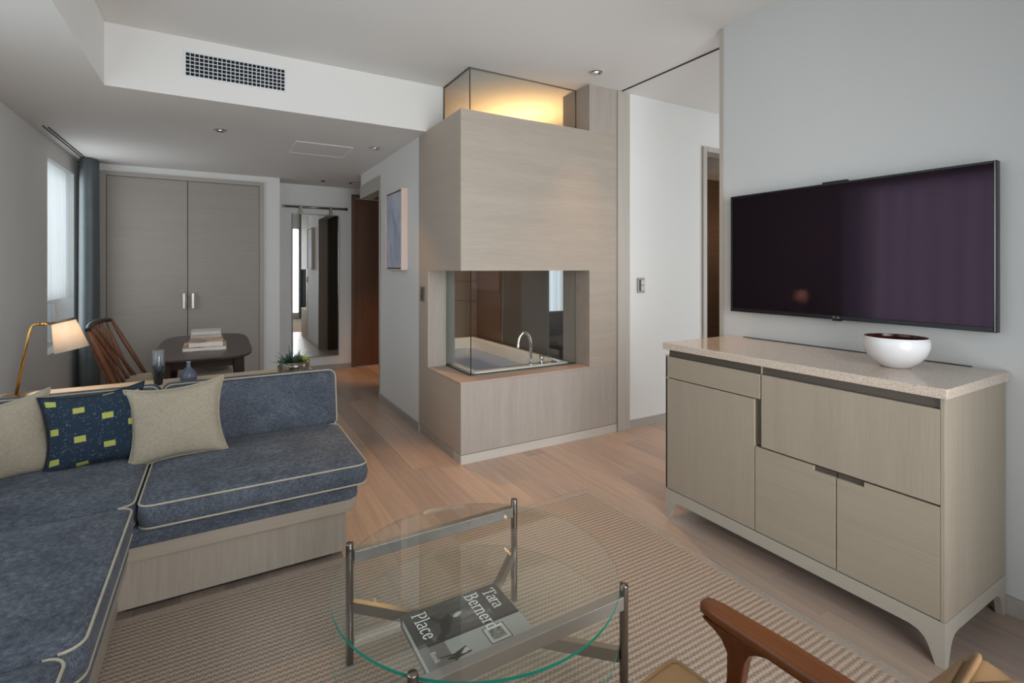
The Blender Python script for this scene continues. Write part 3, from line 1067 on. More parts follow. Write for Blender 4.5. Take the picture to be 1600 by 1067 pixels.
def cushion(x0, x1, y0, y1, z0, z1, rc=.045, name='seat_cushion', dome=.022, f=IDENT, keep=None, low=True, re=.016):
    mb = MB()
    l0, l1 = pad(mb, x0, x1, y0, y1, z0, z1, rc, re, dome, .005, f)
    c = obj(name, mb, M['sofa'], sf)
    for lp in ([l0, l1] if low else [l1]):
        for pts, closed in runs(lp, keep or (lambda p: True)):
            obj('piping', MB().tube(pts, .0038, 6, closed), M['piping'], c)
    return c


cushion(-.258, .580, 2.268, 2.955, .338, .432)
near_edge = lambda p: p[0] > -.345
cushion(-1.05, -.270, 2.298, 2.955, .338, .432, keep=near_edge)
cushion(-1.05, -.268, 1.497, 2.294, .338, .432, keep=near_edge)
cushion(-1.05, -.292, .42, 1.493, .338, .432, keep=near_edge)


def upright(y_front, y_back, lean=.0):
    # local x->x, y->z, z->towards -y
    # wedge: thick at the seat, thin at the top
    return lambda p: (p[0], y_back - p[2] * (1 - .50 * (p[1] - .405) / .32), p[1])


for (a, c) in ((-.240, .586), (-1.17, -.250)):
    cushion(a, c, .405, .722, 0.0, .115, .04, 'back_cushion', .012, upright(0, 3.085), None, False, .028)
cushion(.45, 2.93, .405, .722, 0.0, .10, .04, 'back_cushion', .012, lambda p: (-1.165 + p[2], p[0], p[1]), None, False, .028)


# throw pillows
def pillow_mesh(w, h, t, n=22):
    """returns verts (front/back grids), faces, uv list and perimeter"""
    mb = MB()
    idx = {}

    def pos(i, j, s):
        u, v = -1 + 2 * i / n, -1 + 2 * j / n
        px = w / 2 * u * (1 - .17 * (1 - v * v) * u * u)
        pz = h / 2 * v * (1 - .17 * (1 - u * u) * v * v)
        th = t / 2 * (max((1 - u * u) * (1 - v * v), 0) ** .42)
        th *= 1 + .05 * math.sin(3 * u + 2 * v)
        return (px, s * th, pz)
    uvs = []
    for s in (-1, 1):
        vs = [pos(i, j, s) for j in range(n + 1) for i in range(n + 1)]
        fs = []
        for j in range(n):
            for i in range(n):
                a = j * (n + 1) + i
                f = (a, a + 1, a + n + 2, a + n + 1)
                fs.append(f if s < 0 else tuple(reversed(f)))
        mb.add(vs, fs, True)
        uvs += [(i / n, j / n) for j in range(n + 1) for i in range(n + 1)]
    per = [pos(i, 0, 1) for i in range(n)] + [pos(n, j, 1) for j in range(n)] + [pos(n - i, n, 1) for i in range(n)] + [pos(0, n - j, 1) for j in range(n)]
    return mb, uvs, per


# navy pillow cloth: woven lime blocks on navy with pale stitches (pattern follows the cloth's own uv)
mn, nt, b, _ = newmat('navy_block_weave')
tcn = N(nt, 'ShaderNodeTexCoord')
sp_ = N(nt, 'ShaderNodeSeparateXYZ')
nt.links.new(tcn.outputs['UV'], sp_.inputs[0])
U, V = sp_.outputs[0], sp_.outputs[1]
cu = math_(nt, 'ADD', math_(nt, 'MULTIPLY', U, 3.75), .10)
colid = math_(nt, 'FLOOR', cu)
fu = math_(nt, 'FRACT', cu)
vv = math_(nt, 'ADD', math_(nt, 'MULTIPLY', V, 2.75), math_(nt, 'MULTIPLY', colid, .36))
fv = math_(nt, 'FRACT', vv)
du = math_(nt, 'ABSOLUTE', math_(nt, 'SUBTRACT', fu, .5))
dv = math_(nt, 'ABSOLUTE', math_(nt, 'SUBTRACT', fv, .5))
blk = math_(nt, 'MULTIPLY', math_(nt, 'LESS_THAN', du, .205), math_(nt, 'LESS_THAN', dv, .105))
mpn = N(nt, 'ShaderNodeMapping')
mpn.inputs['Scale'].default_value = (110, 170, 1)
nt.links.new(tcn.outputs['UV'], mpn.inputs['Vector'])
wn_ = N(nt, 'ShaderNodeTexWhiteNoise', noise_dimensions='2D')
fl = N(nt, 'ShaderNodeVectorMath', operation='FLOOR')
nt.links.new(mpn.outputs[0], fl.inputs[0])
nt.links.new(fl.outputs[0], wn_.inputs['Vector'])
patch = noise(nt, mpn.outputs[0], .09, 2)
st = math_(nt, 'MULTIPLY', math_(nt, 'GREATER_THAN', wn_.outputs['Value'], .90), math_(nt, 'GREATER_THAN', patch, .5))
rowm = math_(nt, 'LESS_THAN', math_(nt, 'FRACT', math_(nt, 'MULTIPLY', V, 170 / 2)), .5)
st = math_(nt, 'MULTIPLY', st, rowm)
wv = noise(nt, mpn.outputs[0], 2.5, 2)
navy = ramp(nt, wv, [(.3, '#0b1828'), (.7, '#183144')])
c1 = mixc(nt, math_(nt, 'MULTIPLY', st, .55), navy, '#8fa0a8')
c2 = mixc(nt, blk, c1, ramp(nt, wv, [(.3, '#8d903f'), (.7, '#b4b55f')]))
nt.links.new(c2, b.inputs['Base Color'])
b.inputs['Roughness'].default_value = .9
bump(nt, b, wv, .4, .002)


def pillow(label, w, h, t, mat, pipmat, loc, rot):
    mb, uvs, per = pillow_mesh(w, h, t)
    root = thing('throw_pillow', label, 'pillow', loc, 'throw pillows on the sofa', 0, True)
    root.rotation_euler = rot
    o = obj('cover', mb, mat, root)
    uvl = o.data.uv_layers.new(name='UVMap')
    for lp in o.data.loops:
        uvl.data[lp.index].uv = uvs[lp.vertex_index]
    obj('piping', MB().tube(per, .0052, 6, True), pipmat, root)
    return root


NAVYP = plain('navy_piping', '#131a2a', .9)
pillow('beige linen pillow with its corner resting against the right sofa back', .40, .36, .13, M['linen'], M['linen'], (-.165, 2.790, .592), (R(-14), R(-5), R(-6)))
pillow('navy pillow with lime blocks between the two beige pillows', .37, .345, .14, mn, NAVYP, (-.470, 2.85, .592), (R(-12), R(-4), R(4)))
pillow('beige linen pillow behind the navy pillows at the sofa corner', .40, .36, .13, M['linen'], M['linen'], (-.80, 2.86, .575), (R(-14), R(-8), R(14)))
pillow('navy pillow with lime blocks cut off by the left picture edge', .37, .35, .14, mn, NAVYP, (-.93, 2.56, .585), (R(-14), R(4), R(52)))

# ============================================================ CONSOLE AND ITS THINGS
cs = thing('console_table', 'long pale oak console shelf behind the sofa back', 'console', (-.36, 3.23, 0))
M['console'] = wood('console_oak', '#b39f86', '#c9b79e', 'x', 110, .45, .8)
obj('top', MB().box(-1.188, .490, 3.095, 3.365, .655, .690), M['console'], cs, .002)
obj('body', MB().box(-1.185, .470, 3.11, 3.345, .0, .655), M['panel_v'], cs)
ZK = .690

lp = thing('table_lamp', 'brass desk lamp with a glowing cream cone shade on the console', 'lamp', (-.832, 3.255, ZK))
LB = (-.832, 3.255)
obj('base', MB().lathe([(0, 0), (.075, 0), (.078, .003), (.078, .008), (.073, .012), (0, .012)], (LB[0] + .03, LB[1] - .02, ZK), 40), M['brass'], lp)
stem = [(LB[0], LB[1], ZK + .01), (-.7895, 3.262, .985), (-.784, 3.263, 1.010), (-.775, 3.264, 1.025), (-.762, 3.265, 1.031), (-.745, 3.266, 1.0315)]
obj('stem', MB().tube(stem, .0062, 12), M['brass'], lp)
obj('joint', MB().tube([(-.752, 3.266, 1.0315), (-.716, 3.267, 1.029)], .0095, 14), M['brass'], lp)
A0, A1 = Vector((-.663, 3.268, 1.041)), Vector((-.630, 3.262, .897))
axd = (A1 - A0)
Lh = axd.length
msh, nt, b, out = newmat('glowing_lamp_shade')
nt.nodes.remove(b)
tl = N(nt, 'ShaderNodeBsdfTranslucent')
tl.inputs['Color'].default_value = (.98, .88, .78, 1)
df = N(nt, 'ShaderNodeBsdfDiffuse')
df.inputs['Color'].default_value = (.85, .78, .70, 1)
mx = N(nt, 'ShaderNodeMixShader')
mx.inputs[0].default_value = .65
nt.links.new(df.outputs[0], mx.inputs[1])
nt.links.new(tl.outputs[0], mx.inputs[2])
nt.links.new(mx.outputs[0], out.inputs['Surface'])
obj('shade', MB().lathe([(.046, 0), (.069, Lh), (.0675, Lh), (.0445, 0)], A0, 44, axd), msh, lp)
obj('shade_ring', MB().lathe([(.049, -.006), (.051, 0), (.0505, .004), (.047, .006), (.047, -.006), (.049, -.006)], A0, 44, axd), M['bronze_dk'], lp)
obj('arm', MB().tube([(-.718, 3.267, 1.029), tuple(A0)], .004, 8).tube([tuple(A0 + Vector((0, -.045, 0))), tuple(A0 + Vector((0, .045, 0)))], .003, 6), M['brass'], lp)
bulb_c = A0 + axd * .42
obj('bulb', MB().lathe([(0, -.022), (.012, -.018), (.018, 0), (.012, .018), (0, .022)], bulb_c, 16, axd), glow('bulb_glow', (1.0, .74, .48), 270), lp)

# vases
mv, nt, b, _ = newmat('smoky_marbled_glass')
nz = noise(nt, coords(nt, (120, 120, 55)), 1, 4, .7, 1.5)
sz = N(nt, 'ShaderNodeSeparateXYZ')
nt.links.new(coords(nt), sz.inputs[0])
hg = math_(nt, 'MULTIPLY', math_(nt, 'SUBTRACT', .135, sz.outputs[2]), 6)
mk = math_(nt, 'ADD', nz, hg)
nt.links.new(ramp(nt, mk, [(.40, '#8c9094'), (.75, '#4a4c4e'), (1.1, '#1e2022')]), b.inputs['Base Color'])
b.inputs['Roughness'].default_value = .08
b.inputs['Transmission Weight'].default_value = .35
va_ = thing('vase', 'tall smoky marbled glass vase on the console', 'vase', (-.273, 3.215, ZK))
vp = [(0, .0), (.017, .0), (.019, .006), (.025, .05), (.030, .085), (.030, .11), (.027, .145), (.0245, .182), (.0225, .182), (.025, .145), (.0275, .11), (.022, .05), (.012, .02), (0, .018)]
obj('body', MB().lathe(vp, (-.273, 3.215, ZK), 36), mv, va_)
obj('foot', MB().lathe([(0, 0), (.017, 0), (.0175, .004), (.016, .010), (0, .010)], (-.273, 3.215, ZK - .0), 28), M['dark'], va_)
vb = thing('bottle_vase', 'small blue grey ceramic bottle vase on the console', 'vase', (-.142, 3.262, ZK))
prof = [(0, 0), (.034, 0), (.039, .004), (.040, .02), (.038, .036), (.030, .052), (.018, .064), (.0105, .074), (.009, .096), (.0100, .1005), (.007, .1005), (.006, .075), (.0, .07)]
obj('body', MB().lathe(prof, (-.142, 3.262, ZK), 36), plain('blue_grey_glaze', '#4b5163', .35), vb)
obj('lip', MB().lathe([(.0092, .097), (.0112, .099), (.0105, .102), (.0075, .102), (.0070, .098)], (-.142, 3.262, ZK), 24), plain('pale_glaze_lip', '#8790a0', .3), vb)

# planter
PX, PY = .383, 3.215
pl = thing('succulent_planter', 'low glass bowl of spiky green succulents on the console end', 'plant', (PX, PY, ZK))
mgb, nt, b, _ = newmat('planter_bowl')
nt.links.new(ramp(nt, noise(nt, coords(nt, (70, 70, 70)), 1, 4, .7), [(.35, '#1f1a15'), (.5, '#4c4337'), (.68, '#857a68')]), b.inputs['Base Color'])
b.inputs['Roughness'].default_value = .1
b.inputs['Coat Weight'].default_value = .6
obj('bowl', MB().lathe([(0, 0), (.082, 0), (.086, .008), (.088, .04), (.087, .066), (.083, .066), (.084, .04), (0, .03)], (PX, PY, ZK), 40), mgb, pl)
obj('soil', MB().lathe([(0, .058), (.05, .06), (.083, .052)], (PX, PY, ZK), 24), plain('potting_soil', '#2a211a', .95), pl)


def leaf(mb, base, direc, L, w, curl=.25):
    d = Vector(direc).normalized()
    s = d.cross(Vector((0, 0, 1)))
    if s.length < .05:
        s = Vector((1, 0, 0))
    s.normalize()
    u = s.cross(d).normalized()
    base = Vector(base)
    vs = []
    K = 5
    for i in range(K + 1):
        t = i / K
        c = base + d * L * t + u * (curl * L * t * t)
        ww = w * (math.sin(PI * min(t * .8 + .2, 1)) + .05) * (1 - t * .25)
        vs += [c - s * ww + u * ww * .5, c - u * ww * .15, c + s * ww + u * ww * .5]
    fs = []
    for i in range(K):
        for j in (0, 1):
            a = i * 3 + j
            fs.append((a, a + 1, a + 4, a + 3))
    mb.add(vs, fs, True)


LG = [plain('succulent_dark', '#2f4a3a', .5), plain('succulent_blue', '#4b6658', .5), plain('succulent_lime', '#8f9a3c', .5)]
rnd = random.Random(5)
# rosettes with their own leaves
spots = [(-.045, .0, 0, .045, 14), (0.0, -.025, 0, .05, 14), (.03, .02, 1, .045, 14), (-.02, .035, 0, .06, 12), (.058, -.012, 2, .042, 16), (-.065, -.02, 1, .04, 10)]
for (dx, dy, mi_, L, k) in spots:
    mb = MB()
    for i in range(k):
        a = 2.4 * i
        el = .25 + .9 * i / k
        leaf(mb, (PX + dx, PY + dy, ZK + .056), (math.cos(a) * math.cos(el), math.sin(a) * math.cos(el), math.sin(el)), L * (.8 + .4 * rnd.random()), .008)
    oo = obj('rosette', mb, LG[mi_], pl)
    if mi_ == 2:
        oo['label'] = 'lime yellow rosette'
mb = MB()
for (dx, dy, a, el, L) in ((-.02, 0, 2.9, .7, .11), (-.02, .01, 1.7, 1.35, .11), (-.03, 0, 2.6, .45, .10), (0, 0, .4, 1.0, .085), (.02, 0, 1.0, 1.1, .08), (-.05, -.01, 3.3, .2, .09), (-.01, 0, 2.2, 1.25, .10), (.04, 0, .2, .9, .07)):
    leaf(mb, (PX + dx, PY + dy, ZK + .056), (math.cos(a) * math.cos(el), math.sin(a) * math.cos(el), math.sin(el)), L, .0045, .05)
obj('spiky_leaves', mb, LG[0], pl)

# ============================================================ DINING AREA
dt = thing('dining_table', 'dark rosewood dining table with a boat shaped top', 'table', (-.09, 4.62, 0))
tx0, tx1, ty0, ty1 = -.405, .222, 3.93, 5.36
top = []
for k in range(72):
    q = 2 * PI * k / 72
    c, s_ = math.cos(q), math.sin(q)
    e = .42
    top.append(((tx0 + tx1) / 2 + (tx1 - tx0) / 2 * math.copysign(abs(c) ** e, c), (ty0 + ty1) / 2 + (ty1 - ty0) / 2 * math.copysign(abs(s_) ** e, s_)))
def ins(pts, d):
    cx, cyy = (tx0 + tx1) / 2, (ty0 + ty1) / 2
    return [(cx + (p[0] - cx) * (1 - d / .31), cyy + (p[1] - cyy) * (1 - d / .7)) for p in pts]
mb = MB().rings([[(p[0], p[1], .672) for p in ins(top, .03)], [(p[0], p[1], .683) for p in ins(top, .004)], [(p[0], p[1], .692) for p in top], [(p[0], p[1], .699) for p in ins(top, .003)], [(p[0], p[1], .700) for p in ins(top, .008)]], smooth=False)
obj('tabletop', mb, M['rosewood'], dt)
obj('apron', MB().box(-.30, .12, 4.16, 4.18, .60, .671).box(-.30, .12, 5.06, 5.08, .60, .671).box(-.32, -.30, 4.16, 5.08, .60, .671).box(.10, .12, 4.16, 5.08, .60, .671), M['rosewood'], dt)
for sx, sy in ((-.315, 4.15), (.125, 4.15), (-.315, 5.09), (.125, 5.09)):
    fx = sx + (.03 if sx > 0 else -.03)
    obj('leg', MB().rings([[(fx + a * .016, sy + c * .016, 0) for a, c in ((-1, -1), (1, -1), (1, 1), (-1, 1))], [(sx + a * .035, sy + c * .03, .672) for a, c in ((-1, -1), (1, -1), (1, 1), (-1, 1))]], smooth=False), M['rosewood'], dt, .004)


def book(name, label, x0, x1, y0, y1, z0, z1, cover, spine_y=True, group='books on the dining table'):
    t = thing(name, label, 'book', ((x0 + x1) / 2, (y0 + y1) / 2, z0), group)
    c = .0025
    obj('cover', MB().box(x0, x1, y0, y1, z1 - c, z1).box(x0, x1, y0, y1, z0, z0 + c).box(x0, x1, y1 - c, y1, z0, z1), cover, t)
    obj('pages', MB().box(x0 + .003, x1 - .003, y0 + .004, y1 - c, z0 + c, z1 - c), M['paper'], t)
    return t


cov1, nt, b, _ = newmat('photo_book_cover')
nt.links.new(ramp(nt, noise(nt, coords(nt, (14, 14, 14)), 1, 4), [(.35, '#5b4a42'), (.5, '#b78f72'), (.62, '#d7c4ae')]), b.inputs['Base Color'])
b.inputs['Roughness'].default_value = .3
book('book', 'large white paged book at the bottom of the stack on the dining table', -.226, .051, 4.300, 4.66, .7002, .7265, cov1)
book('book', 'thick white paged book with a peach photo cover atop the bottom book', -.190, .030, 4.315, 4.60, .7267, .7620, cov1)
book('book', 'grey book lying behind the white paged books on the dining table', -.200, .024, 4.82, 5.06, .7002, .757, plain('grey_book_cloth', '#77757a', .6))
book('book', 'thin pale book on top of the grey book', -.196, .020, 4.83, 5.05, .7572, .786, plain('pale_book_cover', '#c9c7c9', .4))

# spindle back chair facing the table
sc = thing('spindle_chair', 'red brown spindle back dining chair with a dark crest rail', 'chair', (-.52, 4.78, 0))


def crest_pt(t):
    # t in 0..1 from near to far end
    y = 4.44 + (5.10 - 4.44) * t
    b_ = 1 - (2 * t - 1) ** 2
    return Vector((-.775 - .035 * b_ + .03 * t, y, .868 + .020 * b_ + .022 * t))


def seat_pt(t):
    y = 4.56 + (5.06 - 4.56) * t
    b_ = 1 - (2 * t - 1) ** 2
    return Vector((-.650 - .045 * b_ + .11 * t, y, .415))


obj('crest_rail', MB().tube([crest_pt(k / 16) for k in range(17)], [.012] + [.018] * 15 + [.012], 10), M['crest'], sc)
for k in range(7):
    t = .05 + .80 * k / 6
    a, c = crest_pt(t), seat_pt(t)
    midp = (a + c) / 2 + Vector((.0, 0, 0))
    pts = [a.lerp(c, q / 6) + Vector((-.012 * math.sin(PI * q / 6), 0, 0)) for q in range(7)]
    obj('spindle', MB().tube(pts, [.007, .010, .0135, .0145, .0125, .010, .008], 8), M['spindle'], sc)
for k in range(3):
    t0 = .08 + .2 * k
    a, c = crest_pt(t0), seat_pt(min(t0 + .30, .98)) + Vector((.05, 0, 0))
    obj('spindle', MB().tube([a.lerp(c, q / 6) for q in range(7)], [.007, .010, .012, .012, .011, .009, .008], 8), M['spindle'], sc)
for t, e in ((0.0, 0), (1.0, 1)):
    a, c = crest_pt(t), seat_pt(t)
    c = c + Vector((.03, -.02 if not e else .02, 0))
    obj('back_post', MB().tube([a.lerp(c, q / 6) for q in range(7)], [.011, .015, .017, .017, .016, .015, .014], 8), M['spindle'], sc)
m_ = MB()
pad(m_, -.68, -.335, 4.55, 5.07, .365, .405, .12, .014, .0, .002)
obj('seat_frame', m_, M['spindle'], sc)
m_ = MB()
pad(m_, -.62, -.34, 4.58, 5.04, .406, .452, .12, .018, .012, .004)
obj('seat_cushion', m_, M['cream'], sc)
for sx, sy in ((-.62, 4.62), (-.62, 5.00), (-.38, 4.62), (-.38, 5.00)):
    fx = sx + (-.06 if sx < -.4 else .03)
    obj('leg', MB().tube([(fx, sy + (.02 if sy > 4.8 else -.02), 0), (sx, sy, .37)], [.011, .018], 8), M['spindle'], sc)

# stool tucked under the table
so = thing('padded_stool', 'cream padded stool tucked under the dining table', 'stool', (-.07, 4.90, 0))
m_ = MB()
pad(m_, -.265, .095, 4.68, 5.04, .40, .462, .13, .02, .016, .004)
obj('seat', m_, M['cream'], so)
for sx, sy in ((-.22, 4.74), (.03, 4.74), (-.22, 4.98), (.03, 4.98)):
    obj('leg', MB().tube([(sx, sy, 0), (sx, sy, .402)], [.012, .018], 8), M['rosewood'], so)

# ============================================================ SIDEBOARD
sb = thing('sideboard', 'greige oak sideboard with a speckled stone top under the television', 'sideboard', (2.30, 1.29, 0))
mst, nt, b, _ = newmat('speckled_terrazzo')
vo = N(nt, 'ShaderNodeTexVoronoi')
vo.inputs['Scale'].default_value = 420
nt.links.new(coords(nt), vo.inputs['Vector'])
sepc = N(nt, 'ShaderNodeSeparateColor')
nt.links.new(vo.outputs['Color'], sepc.inputs[0])
nt.links.new(ramp(nt, sepc.outputs[0], [(.0, '#958a7e'), (.12, '#b0a193'), (.5, '#c0b0a0'), (.9, '#cbbcad'), (1, '#d8ccc0')]), b.inputs['Base Color'])
b.inputs['Roughness'].default_value = .07
b.inputs['Specular IOR Level'].default_value = .65
SY0, SY1, SXF, SXB = .700, 1.878, 2.030, 2.562
obj('countertop', MB().box(2.018, 2.572, .690, 1.888, .8775, .912), mst, sb, .003)
obj('carcass', MB().box(2.052, SXB, SY0 + .012, SY1 - .012, .150, .8770), M['cab'], sb)
obj('side_panel', MB().box(SXF, SXB, SY0, SY0 + .0125, .150, .8770), M['cab'], sb, .001)
obj('side_panel', MB().box(SXF, SXB, SY1 - .0125, SY1, .150, .8470), M['cab'], sb, .001)
obj('finger_rail', MB().box(2.044, 2.0515, 1.344, SY1 - .014, .842, .8770), M['bronze_dk'], sb)
obj('finger_rail', MB().box(2.044, 2.0515, SY0 + .013, 1.340, .842, .8770), M['bronze_dk'], sb)
obj('divider', MB().box(2.036, 2.0515, 1.3403, 1.3437, .842, .8770), M['cab'], sb)
obj('shadow_gap', MB().box(2.0485, 2.0518, SY0 + .013, SY1 - .013, .150, .842), M['dark'], sb)
FX0, FX1 = SXF, 2.048
dk = obj('drawer', MB().box(FX0, FX1, 1.344, SY1 - .002, .732, .840), M['cab_h'], sb, .0012)
dl = obj('door', MB().prism([(1.3715, .153), (SY1 - .002, .153), (SY1 - .002, .7275), (1.3715, .7275)], 'x', FX0, FX1), M['cab'], sb, .0012)
obj('handle_recess', MB().box(2.042, 2.0478, 1.3425, 1.3705, .530, .7275), M['bronze_dk'], sb)
obj('flap_door', MB().box(FX0, FX1, SY0 + .0135, 1.3385, .528, .840), M['cab'], sb, .0012)
obj('door', MB().prism([(1.0345, .153), (1.3675, .153), (1.3675, .5215), (1.1165, .5215), (1.1165, .503), (1.0345, .503)], 'x', FX0, FX1), M['cab_h'], sb, .0012)
obj('door', MB().prism([(SY0 + .0135, .153), (1.0305, .153), (1.0305, .503), (.9370, .503), (.9370, .5215), (SY0 + .0135, .5215)], 'x', FX0, FX1), M['cab_h'], sb, .0012)
obj('handle_recess', MB().box(2.040, 2.0478, 1.0345, 1.1165, .5035, .5215), M['bronze_dk'], sb)
obj('handle_recess', MB().box(2.040, 2.0478, .9370, 1.0305, .5035, .5215), M['bronze_dk'], sb)
obj('base_rail', MB().box(SXF, SXF + .022, .8001, 1.7779, .095, .1485).box(SXB - .022, SXB, .8001, 1.7779, .095, .1485).box(2.1301, 2.4619, SY0, SY0 + .022, .095, .1485).box(2.1301, 2.4619, SY1 - .022, SY1, .095, .1485), M['cab_base'], sb)


def legprof(o, s):
    # o: outer coordinate, s: direction inward
    pts = [(0, 0), (.026, 0), (.036, .03), (.045, .055), (.056, .075), (.074, .089), (.10, .095), (.10, .1485), (0, .1485)]
    return [(o + s * a, z) for a, z in pts]


for (xo, sx) in ((SXF, 1), (SXB, -1)):
    for (yo, sy) in ((SY0, 1), (SY1, -1)):
        m_ = MB().prism(legprof(yo, sy), 'x', xo, xo + sx * .022)
        pr = [(p[0] if i < 1 or True else 0, p[1]) for i, p in enumerate(legprof(xo, sx))]
        pr2 = [(xo + sx * .0221, 0)] + [(x_, z_) for x_, z_ in pr if abs(x_ - xo) > .0225] + [(xo + sx * .0221, .1485)]
        m_.prism(pr2, 'y', yo, yo + sy * .022)
        obj('leg', m_, M['cab_base'], sb)
obj('cable_slot', MB().box(2.562, 2.572, .80, 1.80, .9122, .9150), M['metal_dk'], sb)

# bowl
bw = thing('bowl', 'white ceramic bowl with a dark red inside on the stone top', 'bowl', (2.315, .955, .9122))
prof = [(0, 0), (.046, 0), (.052, .004), (.078, .024), (.098, .050), (.108, .080), (.109, .100), (.105, .117), (.1025, .119)]
obj('outer', MB().lathe(prof, (2.315, .955, .9122), 56), M['bowl_white'], bw)
obj('lining', MB().lathe([(.1025, .119), (.101, .117), (.1045, .10), (.1035, .08), (.094, .052), (.074, .028), (.045, .010), (0, .008)], (2.315, .955, .9122), 56), M['redlac'], bw)

# ============================================================ TELEVISION
tv = thing('television', 'large black flat television mounted on the white wall', 'television', (2.55, 1.28, 1.06))
ty0, ty1, tz0, tz1, tx = .7115, 1.848, 1.058, 1.707, 2.518
ms, nt, b, _ = newmat('dark_screen')
b.inputs['Base Color'].default_value = (.004, .003, .004, 1)
b.inputs['Roughness'].default_value = .06
b.inputs['Specular IOR Level'].default_value = .37
b.inputs['Specular Tint'].default_value = (.98, .62, .92, 1)
bz = .011
obj('bezel', MB().box(tx, tx + .03, ty0, ty0 + bz, tz0, tz1).box(tx, tx + .03, ty1 - bz, ty1, tz0, tz1).box(tx, tx + .03, ty0 + bz, ty1 - bz, tz1 - bz, tz1).box(tx, tx + .03, ty0 + bz, ty1 - bz, tz0, tz0 + .020), M['black'], tv, .002)
obj('screen', MB().box(tx + .003, tx + .02, ty0 + bz, ty1 - bz, tz0 + .020, tz1 - bz), ms, tv)
obj('back_shell', MB().box(tx + .0305, tx + .04, ty0 + .02, ty1 - .02, tz0 + .02, tz1 - .02), M['black'], tv)
obj('wall_mount', MB().box(tx + .0405, XT, 1.1, 1.46, 1.25, 1.55), M['metal_dk'], tv)
obj('top_sensor', MB().box(tx + .002, tx + .02, 1.235, 1.345, tz1, tz1 + .008), M['black'], tv)
obj('receiver', MB().box(tx - .0005, tx + .02, 1.262, 1.298, tz0 - .006, tz0), M['black'], tv, .001)
obj('edge_line', MB().box(tx - .0004, tx + .0002, ty0 + .006, ty0 + .0072, tz0 + .004, tz1 - .004), M['steel'], tv)


# ------------------------------------------------------------ lettering: a broad nib drawn along strokes
def hull(pts):
    pts = sorted(set(pts))
    def half(ps):
        h = []
        for p in ps:
            while len(h) > 1 and (h[-1][0] - h[-2][0]) * (p[1] - h[-2][1]) - (h[-1][1] - h[-2][1]) * (p[0] - h[-2][0]) <= 0:
                h.pop()
            h.append(p)
        return h
    a, c = half(pts), half(pts[::-1])
    return a[:-1] + c[:-1]


def arcp(cx, cyy, rx, ry, a0, a1, n=10):
    return [(cx + rx * math.cos(R(a0 + (a1 - a0) * k / n)), cyy + ry * math.sin(R(a0 + (a1 - a0) * k / n))) for k in range(n + 1)]


XH = .66
GL = {
    'T': (.74, [[(.36, 0), (.36, 1)], [(.02, .98), (.70, .98)], [(.22, .01), (.50, .01)], [(.02, .98), (.02, .82)], [(.70, .98), (.70, .82)]]),
    'B': (.70, [[(.14, 0), (.14, 1)], [(.02, .98), (.34, .98)] + arcp(.34, .76, .20, .22, 90, -90), [(.14, .53), (.36, .53)] + arcp(.36, .27, .24, .26, 90, -90), [(.36, .01), (.02, .01)]]),
    'P': (.64, [[(.14, 0), (.14, 1)], [(.02, .98), (.34, .98)] + arcp(.34, .73, .22, .25, 90, -90) + [(.14, .48)], [(.02, .01), (.28, .01)]]),
    'R': (.70, [[(.14, 0), (.14, 1)], [(.02, .98), (.32, .98)] + arcp(.32, .75, .20, .23, 90, -90) + [(.14, .52)], [(.30, .5), (.60, .01)], [(.02, .01), (.26, .01)], [(.54, .01), (.68, .01)]]),
    'a': (.53, [arcp(.25, .50, .17, .15, 160, 20) + [(.42, .45), (.42, .08), (.50, .02)], [(.42, .38)] + arcp(.22, .18, .17, .17, 80, 300)]),
    'r': (.42, [[(.12, 0), (.12, XH)], [(.02, .64), (.12, XH)], [(.12, .42)] + arcp(.30, .47, .16, .18, 150, 60), [(.02, .01), (.24, .01)]]),
    'e': (.52, [[(.08, .36), (.44, .36)] + arcp(.26, .33, .19, .32, 10, 330, 16)]),
    'n': (.60, [[(.12, 0), (.12, XH)], [(.02, .64), (.12, XH)], [(.12, .46)] + arcp(.29, .46, .16, .19, 150, 0) + [(.45, 0)], [(.02, .01), (.22, .01)], [(.36, .01), (.56, .01)]]),
    'd': (.58, [[(.44, 1.04), (.44, .0)], [(.34, 1.02), (.44, 1.04)], arcp(.26, .32, .19, .32, 60, 300, 16), [(.44, .02), (.54, .02)]]),
    'l': (.28, [[(.14, 0), (.14, 1.04)], [(.04, 1.02), (.14, 1.04)], [(.03, .01), (.25, .01)]]),
    'c': (.48, [arcp(.26, .33, .19, .32, 45, 320, 16)]),
    'i': (.28, [[(.14, 0), (.14, XH)], [(.05, .64), (.14, XH)], [(.03, .01), (.25, .01)], [(.14, .86), (.14, .90)]]),
    'z': (.48, [[(.06, .64), (.42, .64), (.05, .01), (.43, .01)]]),
    'o': (.54, [arcp(.27, .33, .19, .32, 0, 360, 20)]),
    'L': (.60, [[(.10, 1), (.10, .05), (.52, .05)]]),
    'G': (.78, [arcp(.38, .5, .33, .48, 45, 330, 16) + [(.68, .48), (.42, .48)]]),
}


def write(mb, text, origin, su, sv, size, nib=(.11, .045), track=0.0):
    """su: unit vector along the line, sv: unit vector up the letters; flat ribbons"""
    su, sv, o = Vector(su), Vector(sv), Vector(origin)
    pen = 0.0
    for chh in text:
        if chh == ' ':
            pen += .3
            continue
        wd_, strokes = GL[chh]
        for st_ in strokes:
            for (a, c) in zip(st_[:-1], st_[1:]):
                pts = []
                for p in (a, c):
                    for i in (-.5, .5):
                        for j in (-.5, .5):
                            pts.append((p[0] + i * nib[0], p[1] + j * nib[1]))
                hp = hull([(round(p[0], 5), round(p[1], 5)) for p in pts])
                vs = [o + su * ((pen + p[0]) * size) + sv * (p[1] * size) + su.cross(sv) * (4e-6 * len(mb.f)) for p in hp]
                mb.add(vs, [tuple(range(len(vs)))])
        pen += wd_ + track
    return pen * size


